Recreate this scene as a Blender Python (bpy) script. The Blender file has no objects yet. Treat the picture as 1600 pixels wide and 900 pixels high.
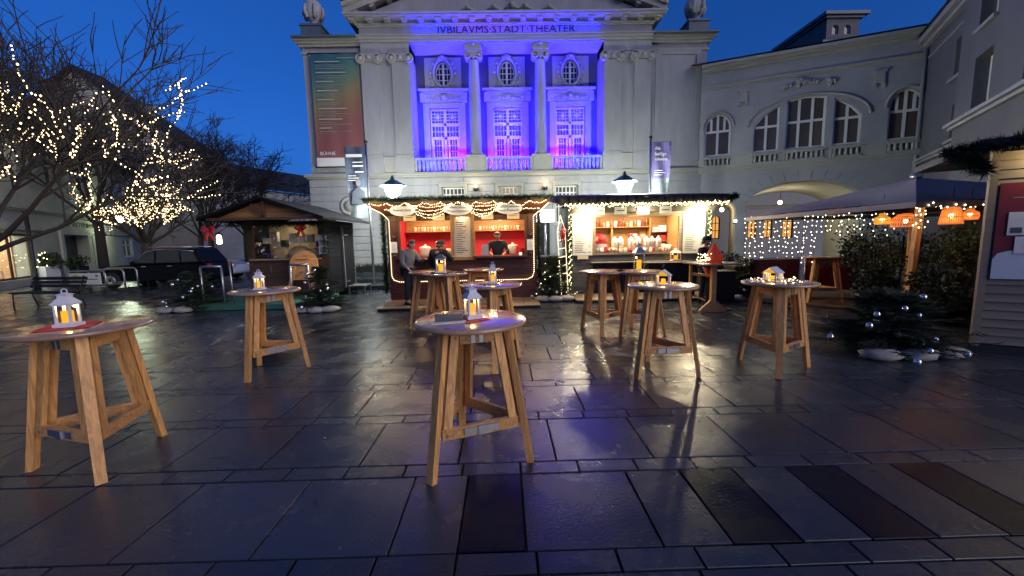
import bpy, bmesh, math, random
from math import sin, cos, pi, radians, sqrt, atan2
from mathutils import Vector, Matrix, geometry
random.seed(7)
SC = bpy.context.scene
COL = SC.collection

# ------------------------------------------------------------------ camera
cd = bpy.data.cameras.new('camera'); cam = bpy.data.objects.new('camera', cd); COL.objects.link(cam)
cd.sensor_width = 36.0; cd.lens = 36.0*630/1600; cd.clip_start = .05; cd.clip_end = 900
CAM_R = ((0.99963667, -0.01789545, -0.02015628), (-0.02212802, -0.11785972, -0.99278368), (0.0153907, 0.99286899, -0.11821289))
R_, D_, F_ = CAM_R                                    # right, down, forward
cam.matrix_world = Matrix(((R_[0], -D_[0], -F_[0], 0), (R_[1], -D_[1], -F_[1], 0), (R_[2], -D_[2], -F_[2], 1.69), (0, 0, 0, 1)))
SC.camera = cam

# ------------------------------------------------------------------ world, light, exposure
W = bpy.data.worlds.new('World'); SC.world = W; W.use_nodes = True
wn = W.node_tree.nodes; wl = W.node_tree.links
bg = wn['Background']
sky = wn.new('ShaderNodeTexSky'); sky.sky_type = 'NISHITA'; sky.sun_disc = False
sky.sun_elevation = radians(16); sky.sun_rotation = radians(134); sky.ozone_density = 6; sky.air_density = 1.0; sky.dust_density = 0.3
tint = wn.new('ShaderNodeMixRGB'); tint.blend_type = 'MULTIPLY'; tint.inputs[0].default_value = 1
tint.inputs[2].default_value = (0.15, 0.48, 1.0, 1)
wl.new(sky.outputs[0], tint.inputs[1])
# a bank of dusk cloud dims the sky evenly all round towards the horizon
wtc = wn.new('ShaderNodeTexCoord'); wsx = wn.new('ShaderNodeSeparateXYZ'); wl.new(wtc.outputs['Generated'], wsx.inputs[0])
wcn = wn.new('ShaderNodeTexNoise'); wcn.inputs['Scale'].default_value = 3.0; wcn.inputs['Detail'].default_value = 3; wl.new(wtc.outputs['Generated'], wcn.inputs['Vector'])
wad = wn.new('ShaderNodeMath'); wad.operation = 'MULTIPLY_ADD'; wad.inputs[1].default_value = .2; wl.new(wcn.outputs[0], wad.inputs[0]); wl.new(wsx.outputs['Z'], wad.inputs[2])
wrp = wn.new('ShaderNodeValToRGB'); we = wrp.color_ramp.elements
we[0].position = .06; we[0].color = (.22, .15, .2, 1); we[1].position = .55; we[1].color = (1.1, 1.05, 1.02, 1)
wq = we.new(.2); wq.color = (.55, .42, .5, 1); wq = we.new(.34); wq.color = (.9, .8, .82, 1)
wl.new(wad.outputs[0], wrp.inputs[0])
wmu = wn.new('ShaderNodeMixRGB'); wmu.blend_type = 'MULTIPLY'; wmu.inputs[0].default_value = 1; wl.new(tint.outputs[0], wmu.inputs[1]); wl.new(wrp.outputs[0], wmu.inputs[2]); wl.new(wmu.outputs[0], bg.inputs[0])
bg.inputs[1].default_value = 0.115
sd = bpy.data.lights.new('sun', 'SUN'); so = bpy.data.objects.new('sun', sd); COL.objects.link(so)
sd.energy = 1.45; sd.angle = radians(45); sd.color = (1.0, .88, .84)
so.rotation_euler = (radians(74), 0, radians(46))
SC.view_settings.view_transform = 'Standard'; SC.view_settings.look = 'None'
SC.view_settings.exposure = 0; SC.view_settings.gamma = 1
try:
    SC.cycles.use_denoising = True; SC.cycles.denoiser = 'OPENIMAGEDENOISE'
except Exception: pass
SC.cycles.sample_clamp_indirect = 3.0
SC.cycles.max_bounces = 6; SC.cycles.diffuse_bounces = 3; SC.cycles.glossy_bounces = 3; SC.cycles.transparent_max_bounces = 8
SC.cycles.caustics_reflective = False; SC.cycles.caustics_refractive = False

# ------------------------------------------------------------------ materials
def pmat(name, col, rough=.6, metal=0., var=.0, scale=6., bump=0., bscale=40., stretch=None, island=False, objrand=False, rvar=0., emit=None, estr=0., coat=0., spec=.5, trans=0., alpha=1.):
    m = bpy.data.materials.new(name); m.use_nodes = True
    nt = m.node_tree; N = nt.nodes; L = nt.links; b = N['Principled BSDF']
    b.inputs['Base Color'].default_value = (*col, 1); b.inputs['Roughness'].default_value = rough; b.inputs['Metallic'].default_value = metal
    b.inputs['Coat Weight'].default_value = coat; b.inputs['Specular IOR Level'].default_value = spec
    b.inputs['Transmission Weight'].default_value = trans; b.inputs['Alpha'].default_value = alpha
    co = None
    if var or bump or rvar:
        tc = N.new('ShaderNodeTexCoord'); mp = N.new('ShaderNodeMapping'); L.new(tc.outputs['Object'], mp.inputs[0])
        if stretch: mp.inputs['Scale'].default_value = stretch
        co = mp.outputs[0]
    if var or island or objrand:
        hv = N.new('ShaderNodeHueSaturation'); hv.inputs['Color'].default_value = (*col, 1)
        val = None
        if var:
            nz = N.new('ShaderNodeTexNoise'); nz.inputs['Scale'].default_value = scale; nz.inputs['Detail'].default_value = 6; nz.inputs['Roughness'].default_value = .65
            L.new(co, nz.inputs['Vector'])
            mr = N.new('ShaderNodeMapRange'); mr.inputs[1].default_value = .3; mr.inputs[2].default_value = .7
            mr.inputs[3].default_value = 1-var; mr.inputs[4].default_value = 1+var; L.new(nz.outputs[0], mr.inputs[0]); val = mr.outputs[0]
        if island or objrand:
            src = N.new('ShaderNodeNewGeometry').outputs['Random Per Island'] if island else N.new('ShaderNodeObjectInfo').outputs['Random']
            m2 = N.new('ShaderNodeMapRange'); m2.inputs[3].default_value = .72; m2.inputs[4].default_value = 1.28; L.new(src, m2.inputs[0])
            if val:
                mu = N.new('ShaderNodeMath'); mu.operation = 'MULTIPLY'; L.new(val, mu.inputs[0]); L.new(m2.outputs[0], mu.inputs[1]); val = mu.outputs[0]
            else: val = m2.outputs[0]
        L.new(val, hv.inputs['Value']); L.new(hv.outputs[0], b.inputs['Base Color'])
    if rvar:
        n3 = N.new('ShaderNodeTexNoise'); n3.inputs['Scale'].default_value = scale*.7; n3.inputs['Detail'].default_value = 5; L.new(co, n3.inputs['Vector'])
        m3 = N.new('ShaderNodeMapRange'); m3.inputs[1].default_value = .3; m3.inputs[2].default_value = .7
        m3.inputs[3].default_value = max(.03, rough-rvar); m3.inputs[4].default_value = min(1, rough+rvar); L.new(n3.outputs[0], m3.inputs[0]); L.new(m3.outputs[0], b.inputs['Roughness'])
    if bump:
        n4 = N.new('ShaderNodeTexNoise'); n4.inputs['Scale'].default_value = bscale; n4.inputs['Detail'].default_value = 4; L.new(co, n4.inputs['Vector'])
        bp = N.new('ShaderNodeBump'); bp.inputs['Strength'].default_value = bump; bp.inputs['Distance'].default_value = .02; L.new(n4.outputs[0], bp.inputs['Height']); L.new(bp.outputs[0], b.inputs['Normal'])
    if emit:
        b.inputs['Emission Color'].default_value = (*emit, 1); b.inputs['Emission Strength'].default_value = estr
    return m

def wood(name, col, rough=.55, axis='z', scale=1., dark=.55, coat=0.):
    m = bpy.data.materials.new(name); m.use_nodes = True; nt = m.node_tree; N = nt.nodes; L = nt.links; b = N['Principled BSDF']
    tc = N.new('ShaderNodeTexCoord'); mp = N.new('ShaderNodeMapping'); L.new(tc.outputs['Object'], mp.inputs[0])
    s = {'x': (2, 22, 22), 'y': (22, 2, 22), 'z': (22, 22, 2)}[axis]
    mp.inputs['Scale'].default_value = tuple(v*scale for v in s)
    nz = N.new('ShaderNodeTexNoise'); nz.inputs['Scale'].default_value = 1.6; nz.inputs['Detail'].default_value = 7; nz.inputs['Distortion'].default_value = 1.2; L.new(mp.outputs[0], nz.inputs['Vector'])
    cr = N.new('ShaderNodeValToRGB'); cr.color_ramp.elements[0].position = .35; cr.color_ramp.elements[1].position = .66
    cr.color_ramp.elements[0].color = (*[c*dark for c in col], 1); cr.color_ramp.elements[1].color = (*col, 1); L.new(nz.outputs[0], cr.inputs[0])
    kn = N.new('ShaderNodeTexVoronoi'); kn.inputs['Scale'].default_value = 5.5*scale; L.new(tc.outputs['Object'], kn.inputs['Vector'])
    km = N.new('ShaderNodeMapRange'); km.inputs[1].default_value = .04; km.inputs[2].default_value = .1; km.inputs[3].default_value = .35; km.inputs[4].default_value = 1; L.new(kn.outputs['Distance'], km.inputs[0])
    hv = N.new('ShaderNodeHueSaturation'); L.new(cr.outputs[0], hv.inputs['Color'])
    oi = N.new('ShaderNodeObjectInfo'); mr = N.new('ShaderNodeMapRange'); mr.inputs[3].default_value = .8; mr.inputs[4].default_value = 1.15; L.new(oi.outputs['Random'], mr.inputs[0])
    mu = N.new('ShaderNodeMath'); mu.operation = 'MULTIPLY'; L.new(km.outputs[0], mu.inputs[0]); L.new(mr.outputs[0], mu.inputs[1]); L.new(mu.outputs[0], hv.inputs['Value'])
    L.new(hv.outputs[0], b.inputs['Base Color']); b.inputs['Roughness'].default_value = rough; b.inputs['Coat Weight'].default_value = coat; b.inputs['Coat Roughness'].default_value = .15
    bp = N.new('ShaderNodeBump'); bp.inputs['Strength'].default_value = .12; bp.inputs['Distance'].default_value = .01; L.new(nz.outputs[0], bp.inputs['Height']); L.new(bp.outputs[0], b.inputs['Normal'])
    return m

def emat(name, col, s, sample=False):
    m = bpy.data.materials.new(name); m.use_nodes = True; N = m.node_tree.nodes; L = m.node_tree.links
    N.remove(N['Principled BSDF']); e = N.new('ShaderNodeEmission'); e.inputs[0].default_value = (*col, 1); e.inputs[1].default_value = s
    L.new(e.outputs[0], N['Material Output'].inputs[0])
    m.cycles.emission_sampling = 'FRONT' if sample else 'NONE'
    return m

def glassmat(name, tint=(.95, .97, 1), rough=.03, refl=.0):
    m = bpy.data.materials.new(name); m.use_nodes = True; N = m.node_tree.nodes; L = m.node_tree.links
    N.remove(N['Principled BSDF']); t = N.new('ShaderNodeBsdfTransparent'); t.inputs[0].default_value = (*tint, 1)
    g = N.new('ShaderNodeBsdfGlossy'); g.inputs['Roughness'].default_value = rough; mx = N.new('ShaderNodeMixShader')
    fr = N.new('ShaderNodeLayerWeight'); pw = N.new('ShaderNodeMath'); pw.operation = 'POWER'; pw.inputs[1].default_value = 4; L.new(fr.outputs['Facing'], pw.inputs[0])
    ad = N.new('ShaderNodeMath'); ad.operation = 'MULTIPLY_ADD'; ad.inputs[1].default_value = .4; ad.inputs[2].default_value = .04+refl; L.new(pw.outputs[0], ad.inputs[0])
    L.new(ad.outputs[0], mx.inputs[0]); L.new(t.outputs[0], mx.inputs[1]); L.new(g.outputs[0], mx.inputs[2]); L.new(mx.outputs[0], N['Material Output'].inputs[0])
    return m

M = {}
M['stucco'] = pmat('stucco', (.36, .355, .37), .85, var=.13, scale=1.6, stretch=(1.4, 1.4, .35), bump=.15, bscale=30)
M['stucco2'] = pmat('stucco_wing', (.36, .355, .37), .85, var=.12, scale=1.1, bump=.15, bscale=30)
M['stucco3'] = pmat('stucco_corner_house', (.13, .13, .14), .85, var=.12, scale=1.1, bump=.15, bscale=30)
M['bluewash'] = pmat('blue_wash_tone', (.08, .08, .16), .85, var=.08, scale=1.3, bump=.1, bscale=30)  # dark blue base puts the saturated floodlight wash into the wall colour
M['trim'] = pmat('stucco_trim', (.39, .38, .34), .8, var=.07, scale=3)
M['oldwall'] = pmat('old_render', (.42, .42, .33), .9, var=.2, scale=.8, bump=.3, bscale=20)
M['greywall'] = pmat('grey_render', (.3, .3, .3), .9, var=.2, scale=.6)
M['darkroof'] = pmat('roof_sheet', (.022, .023, .028), .7, var=.2, scale=2)
M['metalroof'] = pmat('copper_roof', (.1, .13, .16), .5, var=.2, scale=2)
M['winframe'] = pmat('white_window_paint', (.72, .71, .68), .5)
M['letter'] = pmat('dark_letter', (.03, .03, .04), .5)
M['pane'] = pmat('dark_pane', (.035, .03, .035), .08, var=.3, scale=1.5, spec=.6)
M['panebrown'] = pmat('blind_pane', (.09, .07, .06), .25, var=.2, scale=1.)
M['glass'] = glassmat('clear_glass')
M['curtain'] = pmat('curtain_cloth', (.75, .55, .5), .9)
M['room'] = pmat('room_plaster', (.12, .1, .1), .9)
M['metalblack'] = pmat('black_metal', (.02, .02, .022), .4, metal=.3)
M['steel'] = pmat('galvanised_steel', (.45, .46, .47), .35, metal=.9)
M['whitepaint'] = pmat('white_lacquer', (.78, .76, .76), .45)
M['pine_z'] = wood('pine_upright', (.9, .45, .14), .5, 'z')
M['pine_x'] = wood('pine_level', (.88, .44, .14), .5, 'x')
M['top'] = wood('lacquered_beech', (.5, .3, .17), .22, 'x', .6, .8, coat=.6)
M['redwood'] = wood('dark_red_boards', (.1, .028, .02), .55, 'x', .8, .6)
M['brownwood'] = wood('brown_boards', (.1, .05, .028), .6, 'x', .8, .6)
M['greywood'] = wood('weathered_grey_boards', (.16, .15, .14), .7, 'x', .6, .55)
M['hutroof'] = pmat('hut_roof_felt', (.008, .009, .012), .95, var=.3, scale=5, spec=.15)
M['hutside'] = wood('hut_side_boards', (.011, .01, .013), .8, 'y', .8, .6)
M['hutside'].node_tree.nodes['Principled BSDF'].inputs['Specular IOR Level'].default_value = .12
M['blackwood'] = wood('black_stained_boards', (.013, .012, .014), .55, 'x', .8, .7)
M['clap'] = wood('painted_clapboard', (.28, .215, .145), .6, 'x', .4, .85)
M['honey'] = wood('honey_panel', (.42, .22, .08), .5, 'x', .8, .6)
M['pallet'] = wood('pallet_board', (.3, .22, .15), .6, 'x', .6, .6)
M['fir'] = pmat('fir_needles', (.016, .04, .018), .65, island=True, var=.25, scale=8)
M['fir2'] = pmat('fir_needles_pale', (.05, .085, .03), .6, island=True, var=.2, scale=8)
M['leaf'] = pmat('hedge_leaf', (.022, .045, .014), .6, island=True, var=.2)
M['bark'] = pmat('bark', (.035, .028, .024), .9, var=.3, scale=12, bump=.4, bscale=25)
M['sack'] = pmat('white_sack', (.42, .41, .37), .8, var=.12, scale=9, bump=.4, bscale=14)
M['ball'] = pmat('silver_bauble', (.85, .85, .87), .12, metal=.9)
M['bulb'] = emat('warm_bulb', (1, .74, .38), 8)
M['bulbg'] = emat('warm_white_bulb', (1, .82, .45), 7)
M['bulbs'] = emat('small_bulb', (1, .8, .5), 8)
M['wire'] = pmat('dark_cable', (.01, .015, .01), .6)
M['gable'] = emat('gable_glow', (1, .5, .08), .75)
M['candle'] = emat('candle_glow', (1, .44, .03), 1.35, True)
M['wax'] = pmat('wax', (.8, .55, .25), .5, emit=(1, .4, .05), estr=.7)
M['lampglow'] = emat('street_lamp_glow', (.85, 1, .9), 30)
M['whitelight'] = emat('white_light', (.9, .95, 1), 3)
M['warmlight'] = emat('warm_light', (1, .75, .4), 8)
M['orangewin'] = emat('lit_window', (1, .45, .1), .95, True)
M['creamwin'] = emat('dim_lit_window', (1, .75, .45), .42)
M['red'] = pmat('red_cloth', (.42, .02, .03), .7, var=.1)
M['redpanel'] = pmat('red_panel', (.5, .012, .03), .6, var=.1, scale=2)
M['poster'] = pmat('dark_red_poster', (.19, .015, .025), .5, var=.12)
M['paper'] = pmat('white_paper', (.75, .74, .7), .7)
M['papery'] = pmat('cream_paper', (.72, .6, .42), .7)
M['ink'] = pmat('ink', (.08, .08, .1), .7)
M['inkb'] = pmat('blue_ink', (.06, .12, .2), .7)
M['signoval'] = pmat('pale_sign', (.6, .65, .7), .6)
M['carpet'] = pmat('green_carpet', (.03, .13, .09), .95, var=.15, scale=4)
M['canopy'] = pmat('canopy_cloth', (.2, .19, .23), .9, var=.05, scale=2)
M['orange'] = pmat('orange_wicker', (.75, .3, .1), .6, emit=(1, .27, .05), estr=.5)
M['terracotta'] = pmat('clay_ware', (.5, .24, .14), .5)
M['cream'] = pmat('cream_ware', (.8, .65, .5), .4)
M['bottle'] = pmat('brown_bottle', (.2, .1, .03), .15)
M['chrome'] = pmat('polished_steel', (.8, .74, .68), .32, metal=.75)
M['carpaint'] = pmat('dark_car_paint', (.007, .008, .012), .45, spec=.1)
M['carwhite'] = pmat('pale_car_paint', (.6, .6, .62), .2, coat=1)
M['carglass'] = pmat('car_glass', (.045, .05, .06), .06, spec=.8)
M['rubber'] = pmat('tyre_rubber', (.015, .015, .015), .8)
M['skin'] = pmat('skin', (.5, .26, .18), .55)
M['hairgrey'] = pmat('greying_hair', (.09, .07, .06), .8)
M['jacketgrey'] = pmat('grey_wool', (.16, .16, .17), .9, var=.12, scale=12)
M['jacketdark'] = pmat('navy_fleece', (.012, .014, .022), .85)
M['trouser'] = pmat('dark_trousers', (.015, .017, .025), .85)
M['shoe'] = pmat('shoe_leather', (.012, .011, .01), .5)
M['joint'] = pmat('joint_sand', (.02, .02, .02), .6, var=.2, scale=20)
M['purple'] = pmat('purple_flag', (.16, .13, .33), .8, var=.1, scale=3)
M['flagdark'] = pmat('slate_flag', (.06, .075, .13), .8, var=.25, scale=3)
M['flagpale'] = pmat('pale_flag', (.22, .25, .27), .8, var=.25, scale=7)
M['white'] = pmat('white_gloss', (.75, .75, .75), .4)
M['teal'] = pmat('green_lamp_iron', (.02, .09, .08), .5)
M['leafwreath'] = pmat('stucco_relief', (.38, .37, .34), .85)

def slabmat(name, col, island):
    m = pmat(name, col, .24, var=.22, scale=75, bump=.0, island=island, objrand=not island, rvar=.12, spec=.55)
    N = m.node_tree.nodes; L = m.node_tree.links; b = N['Principled BSDF']
    tc = N.new('ShaderNodeTexCoord')
    nz = N.new('ShaderNodeTexNoise'); nz.inputs['Scale'].default_value = 55; nz.inputs['Detail'].default_value = 5; nz.inputs['Roughness'].default_value = .7
    n2 = N.new('ShaderNodeTexNoise'); n2.inputs['Scale'].default_value = 7; n2.inputs['Detail'].default_value = 3
    ad = N.new('ShaderNodeMath'); ad.operation = 'MULTIPLY_ADD'; ad.inputs[1].default_value = .3
    geo = N.new('ShaderNodeNewGeometry')
    L.new(geo.outputs['Position'], nz.inputs['Vector']); L.new(geo.outputs['Position'], n2.inputs['Vector'])
    L.new(n2.outputs[0], ad.inputs[0]); L.new(nz.outputs[0], ad.inputs[2])
    bp = N.new('ShaderNodeBump'); bp.inputs['Strength'].default_value = .22; bp.inputs['Distance'].default_value = .012
    L.new(ad.outputs[0], bp.inputs['Height']); L.new(bp.outputs[0], b.inputs['Normal'])
    for n in N:
        if n.type == 'TEX_NOISE' and abs(n.inputs['Scale'].default_value-75*.7) < .1: n.inputs['Scale'].default_value = 2.2
        if n.type == 'TEX_NOISE' and n not in (nz, n2): L.new(geo.outputs['Position'], n.inputs['Vector'])
    return m
M['slab'] = slabmat('wet_granite', (.038, .043, .053), False)
M['slabm'] = slabmat('wet_granite_field', (.038, .043, .053), True)
M['slabd'] = slabmat('wet_dark_basalt', (.003, .005, .013), False)
M['slabd'].node_tree.nodes['Principled BSDF'].inputs['Specular IOR Level'].default_value = .2

def gradient_banner():
    m = pmat('season_banner', (.3, .3, .3), .8); N = m.node_tree.nodes; L = m.node_tree.links; b = N['Principled BSDF']
    tc = N.new('ShaderNodeTexCoord'); sx = N.new('ShaderNodeSeparateXYZ'); L.new(tc.outputs['Object'], sx.inputs[0])
    a = N.new('ShaderNodeMath'); a.operation = 'MULTIPLY_ADD'; a.inputs[1].default_value = -.12; L.new(sx.outputs['X'], a.inputs[0])
    d = N.new('ShaderNodeMath'); d.operation = 'DIVIDE'; d.inputs[1].default_value = 4.25; L.new(sx.outputs['Z'], d.inputs[0]); L.new(d.outputs[0], a.inputs[2])
    cr = N.new('ShaderNodeValToRGB'); e = cr.color_ramp.elements
    e[0].position = .12; e[0].color = (.24, .08, .08, 1); e[1].position = .95; e[1].color = (.02, .1, .16, 1)
    for p, c in ((.32, (.26, .13, .08)), (.46, (.24, .19, .1)), (.6, (.12, .2, .14)), (.78, (.04, .15, .17))):
        q = e.new(p); q.color = (*c, 1)
    L.new(a.outputs[0], cr.inputs[0]); L.new(cr.outputs[0], b.inputs['Base Color'])
    return m
M['banner'] = gradient_banner()

# ------------------------------------------------------------------ builders
def tag(o, label=None, cat=None, group=None, kind=None):
    if label: o['label'] = label
    if cat: o['category'] = cat
    if group: o['group'] = group
    if kind: o['kind'] = kind
    return o
def thing(name, label, cat, loc=(0, 0, 0), rz=0., group=None):
    o = bpy.data.objects.new(name, None); COL.objects.link(o); o.empty_display_size = .2
    o.location = loc; o.rotation_euler = (0, 0, rz); return tag(o, label, cat, group)
class MB:
    def __init__(s): s.v = []; s.f = []; s.mi = []; s.sm = []; s.T = Matrix()
    def add(s, vs, fs, mi=0, smooth=False):
        k = len(s.v); s.v += [tuple(s.T @ Vector(p)) for p in vs]
        for f in fs: s.f.append(tuple(i+k for i in f)); s.mi.append(mi); s.sm.append(smooth)
        return s
    def box(s, x0, x1, y0, y1, z0, z1, mi=0):
        vs = [(x, y, z) for z in (z0, z1) for y in (y0, y1) for x in (x0, x1)]
        return s.add(vs, [(0, 2, 3, 1), (4, 5, 7, 6), (0, 1, 5, 4), (2, 6, 7, 3), (0, 4, 6, 2), (1, 3, 7, 5)], mi)
    def bar(s, p, q, w, h, mi=0, up=(0, 0, 1)):
        p = Vector(p); q = Vector(q); d = (q-p).normalized(); u = Vector(up)
        if abs(d.dot(u)) > .98: u = Vector((0, 1, 0))
        a = d.cross(u).normalized(); b = a.cross(d).normalized()
        vs = [tuple(c+a*w/2*i+b*h/2*j) for c in (p, q) for i, j in ((-1, -1), (1, -1), (1, 1), (-1, 1))]
        return s.add(vs, [(3, 2, 1, 0), (4, 5, 6, 7), (0, 1, 5, 4), (1, 2, 6, 5), (2, 3, 7, 6), (3, 0, 4, 7)], mi)
    def tube(s, pts, rad, n=6, mi=0, cap=True, closed=False):
        P = [Vector(p) for p in pts]; m = len(P)
        if not hasattr(rad, '__len__'): rad = [rad]*m
        vs = []; nrm = None
        for i, p in enumerate(P):
            if closed: d = P[(i+1) % m]-P[i-1]
            else: d = P[min(i+1, m-1)]-P[max(i-1, 0)]
            d = d.normalized() if d.length > 1e-9 else Vector((0, 0, 1))
            if nrm is None:
                nrm = d.cross(Vector((0, 0, 1)) if abs(d.z) < .9 else Vector((1, 0, 0))).normalized()
            else:
                nrm = nrm-d*nrm.dot(d); nrm = nrm.normalized() if nrm.length > 1e-6 else d.orthogonal().normalized()
            b = d.cross(nrm)
            for k in range(n):
                t = 2*pi*k/n; vs.append(tuple(p+(nrm*cos(t)+b*sin(t))*rad[i]))
        fs = []
        for i in range(m if closed else m-1):
            j = (i+1) % m
            for k in range(n): fs.append((i*n+k, i*n+(k+1) % n, j*n+(k+1) % n, j*n+k))
        if cap and not closed: fs += [tuple(range(n-1, -1, -1)), tuple((m-1)*n+k for k in range(n))]
        return s.add(vs, fs, mi, n > 4)
    def lathe(s, prof, c=(0, 0, 0), n=12, mi=0, smooth=True):
        vs = []; fs = []
        for r, z in prof:
            for k in range(n):
                t = 2*pi*k/n; vs.append((c[0]+r*cos(t), c[1]+r*sin(t), c[2]+z))
        m = len(prof)
        for i in range(m-1):
            for k in range(n): fs.append((i*n+k, i*n+(k+1) % n, (i+1)*n+(k+1) % n, (i+1)*n+k))
        fs += [tuple(range(n-1, -1, -1)), tuple((m-1)*n+k for k in range(n))]
        return s.add(vs, fs, mi, smooth)
    def ball(s, c, r, n=8, mi=0, sz=1.):
        pr = [(max(r*sin(pi*i/(n//2+1)), r*.02), -r*sz*cos(pi*i/(n//2+1))) for i in range(n//2+2)]
        return s.lathe(pr, c, n, mi)
    def octa(s, c, r, mi=0):
        x, y, z = c
        return s.add([(x+r, y, z), (x-r, y, z), (x, y+r, z), (x, y-r, z), (x, y, z+r), (x, y, z-r)], [(0, 2, 4), (2, 1, 4), (1, 3, 4), (3, 0, 4), (2, 0, 5), (1, 2, 5), (3, 1, 5), (0, 3, 5)], mi)
    def prism(s, poly, y0, y1, mi=0):            # polygon in xz, counter-clockwise seen from -y, extruded in y
        n = len(poly); vs = [(x, y0, z) for x, z in poly]+[(x, y1, z) for x, z in poly]
        fs = [tuple(range(n)), tuple(range(2*n-1, n-1, -1))]+[(i, i+n, (i+1) % n+n, (i+1) % n) for i in range(n)]
        return s.add(vs, fs, mi)
    def flat(s, poly, z0, z1, mi=0):             # polygon in xy, counter-clockwise, extruded in z
        n = len(poly); vs = [(x, y, z0) for x, y in poly]+[(x, y, z1) for x, y in poly]
        fs = [tuple(range(n-1, -1, -1)), tuple(range(n, 2*n))]+[(i, (i+1) % n, (i+1) % n+n, i+n) for i in range(n)]
        return s.add(vs, fs, mi)
    def wall(s, outer, holes, y0, y1, mi=0):     # a wall in xz with openings and their reveals
        loops = [[Vector((x, 0, z)) for x, z in outer]]+[[Vector((x, 0, z)) for x, z in h] for h in holes]
        tris = geometry.tessellate_polygon(loops); pts = [p for l in loops for p in l]; n = len(pts)
        vs = [(p.x, y0, p.z) for p in pts]+[(p.x, y1, p.z) for p in pts]; fs = []
        for t in tris:
            a, b, c = (pts[i] for i in t); up = (b-a).cross(c-a).y
            t = t if up < 0 else t[::-1]
            fs.append(tuple(t)); fs.append(tuple(i+n for i in t[::-1]))
        k = 0
        for l in loops:
            m = len(l); fs += [(k+i, k+i+n, k+(i+1) % m+n, k+(i+1) % m) for i in range(m)]; k += m
        return s.add(vs, fs, mi)
    def build(s, name, mats, parent=None, loc=None, rz=None):
        me = bpy.data.meshes.new(name); me.from_pydata(s.v, [], s.f)
        for m in (mats if isinstance(mats, (list, tuple)) else [mats]): me.materials.append(M[m] if isinstance(m, str) else m)
        me.polygons.foreach_set('material_index', s.mi); me.polygons.foreach_set('use_smooth', s.sm); me.update()
        return link(name, me, parent, loc, rz)
def link(name, me, parent=None, loc=None, rz=None):
    o = bpy.data.objects.new(name, me); COL.objects.link(o)
    if parent: o.parent = parent
    if loc: o.location = loc
    if rz: o.rotation_euler = (0, 0, rz)
    return o
def copy_tree(o, parent=None):
    c = o.copy(); COL.objects.link(c); c.parent = parent
    for ch in list(o.children): copy_tree(ch, c)
    return c
def lamp(name, kind, loc, energy, color, size=.05, rot=None, parent=None, **k):
    d = bpy.data.lights.new(name, kind); d.energy = energy; d.color = color
    if kind == 'AREA': d.shape = 'RECTANGLE'; d.size = size; d.size_y = k.get('size_y', size)
    else: d.shadow_soft_size = size
    if kind == 'SPOT': d.spot_size = radians(k.get('spot', 90)); d.spot_blend = k.get('blend', .5)
    o = bpy.data.objects.new(name, d); COL.objects.link(o); o.location = loc
    if rot: o.rotation_euler = rot
    if parent: o.parent = parent
    return o
def text_mesh(name, body, size, mat, parent, loc, rot=(pi/2, 0, 0), extrude=.01, width=None, align='CENTER'):
    c = bpy.data.curves.new(name, 'FONT'); c.body = body; c.size = size; c.extrude = extrude; c.align_x = align; c.resolution_u = 2
    t = bpy.data.objects.new(name, c); COL.objects.link(t); bpy.context.view_layer.update()
    me = bpy.data.meshes.new_from_object(t.evaluated_get(bpy.context.evaluated_depsgraph_get()))
    bpy.data.objects.remove(t); me.materials.clear(); me.materials.append(M[mat]); me.name = name
    if width:
        xs = [v.co.x for v in me.vertices]; w = max(xs)-min(xs)
        for v in me.vertices: v.co.x *= width/w
    o = link(name, me, parent, loc); o.rotation_euler = rot
    return o
def arch(x0, x1, z0, zs, rise, n=12):            # opening outline with an arched head
    a = (x1-x0)/2; c = (x0+x1)/2
    return [(x0, z0), (x1, z0)]+[(c+a*cos(pi*i/n), zs+rise*sin(pi*i/n)) for i in range(n+1)]
def rect(x0, x1, z0, z1): return [(x0, z0), (x1, z0), (x1, z1), (x0, z1)]
def inset(poly, d):
    c = (sum(p[0] for p in poly)/len(poly), sum(p[1] for p in poly)/len(poly))
    w = max(abs(p[0]-c[0]) for p in poly); h = max(abs(p[1]-c[1]) for p in poly)
    return [(c[0]+(p[0]-c[0])*(1-d/w), c[1]+(p[1]-c[1])*(1-d/h)) for p in poly]
def window(parent, poly, y, bars, fw=.06, pane='pane', frame='winframe', bw=.05, name='window', py=.03, label=None):
    m = MB(); m.wall(poly, [inset(poly, fw)], y, y+.07)
    for i, (a, b) in enumerate(bars):
        m.bar((a[0], y+.033+.002*(i % 3), a[1]), (b[0], y+.033+.002*(i % 3), b[1]), bw if len(bars) < 14 else bw*.7, .05, up=(0, 1, 0))
    o = m.build(name, frame, parent)
    p = MB(); q = inset(poly, fw*.5); p.prism(q, y+py+.02, y+py+.03); p.build('pane', pane, o)
    return o
# ------------------------------------------------------------------ ground and paving
g = MB(); g.box(-160, 160, -40, 220, -.3, -.03)
ground = tag(g.build('ground', 'joint'), 'plaza ground under the paving', kind='structure')

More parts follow.
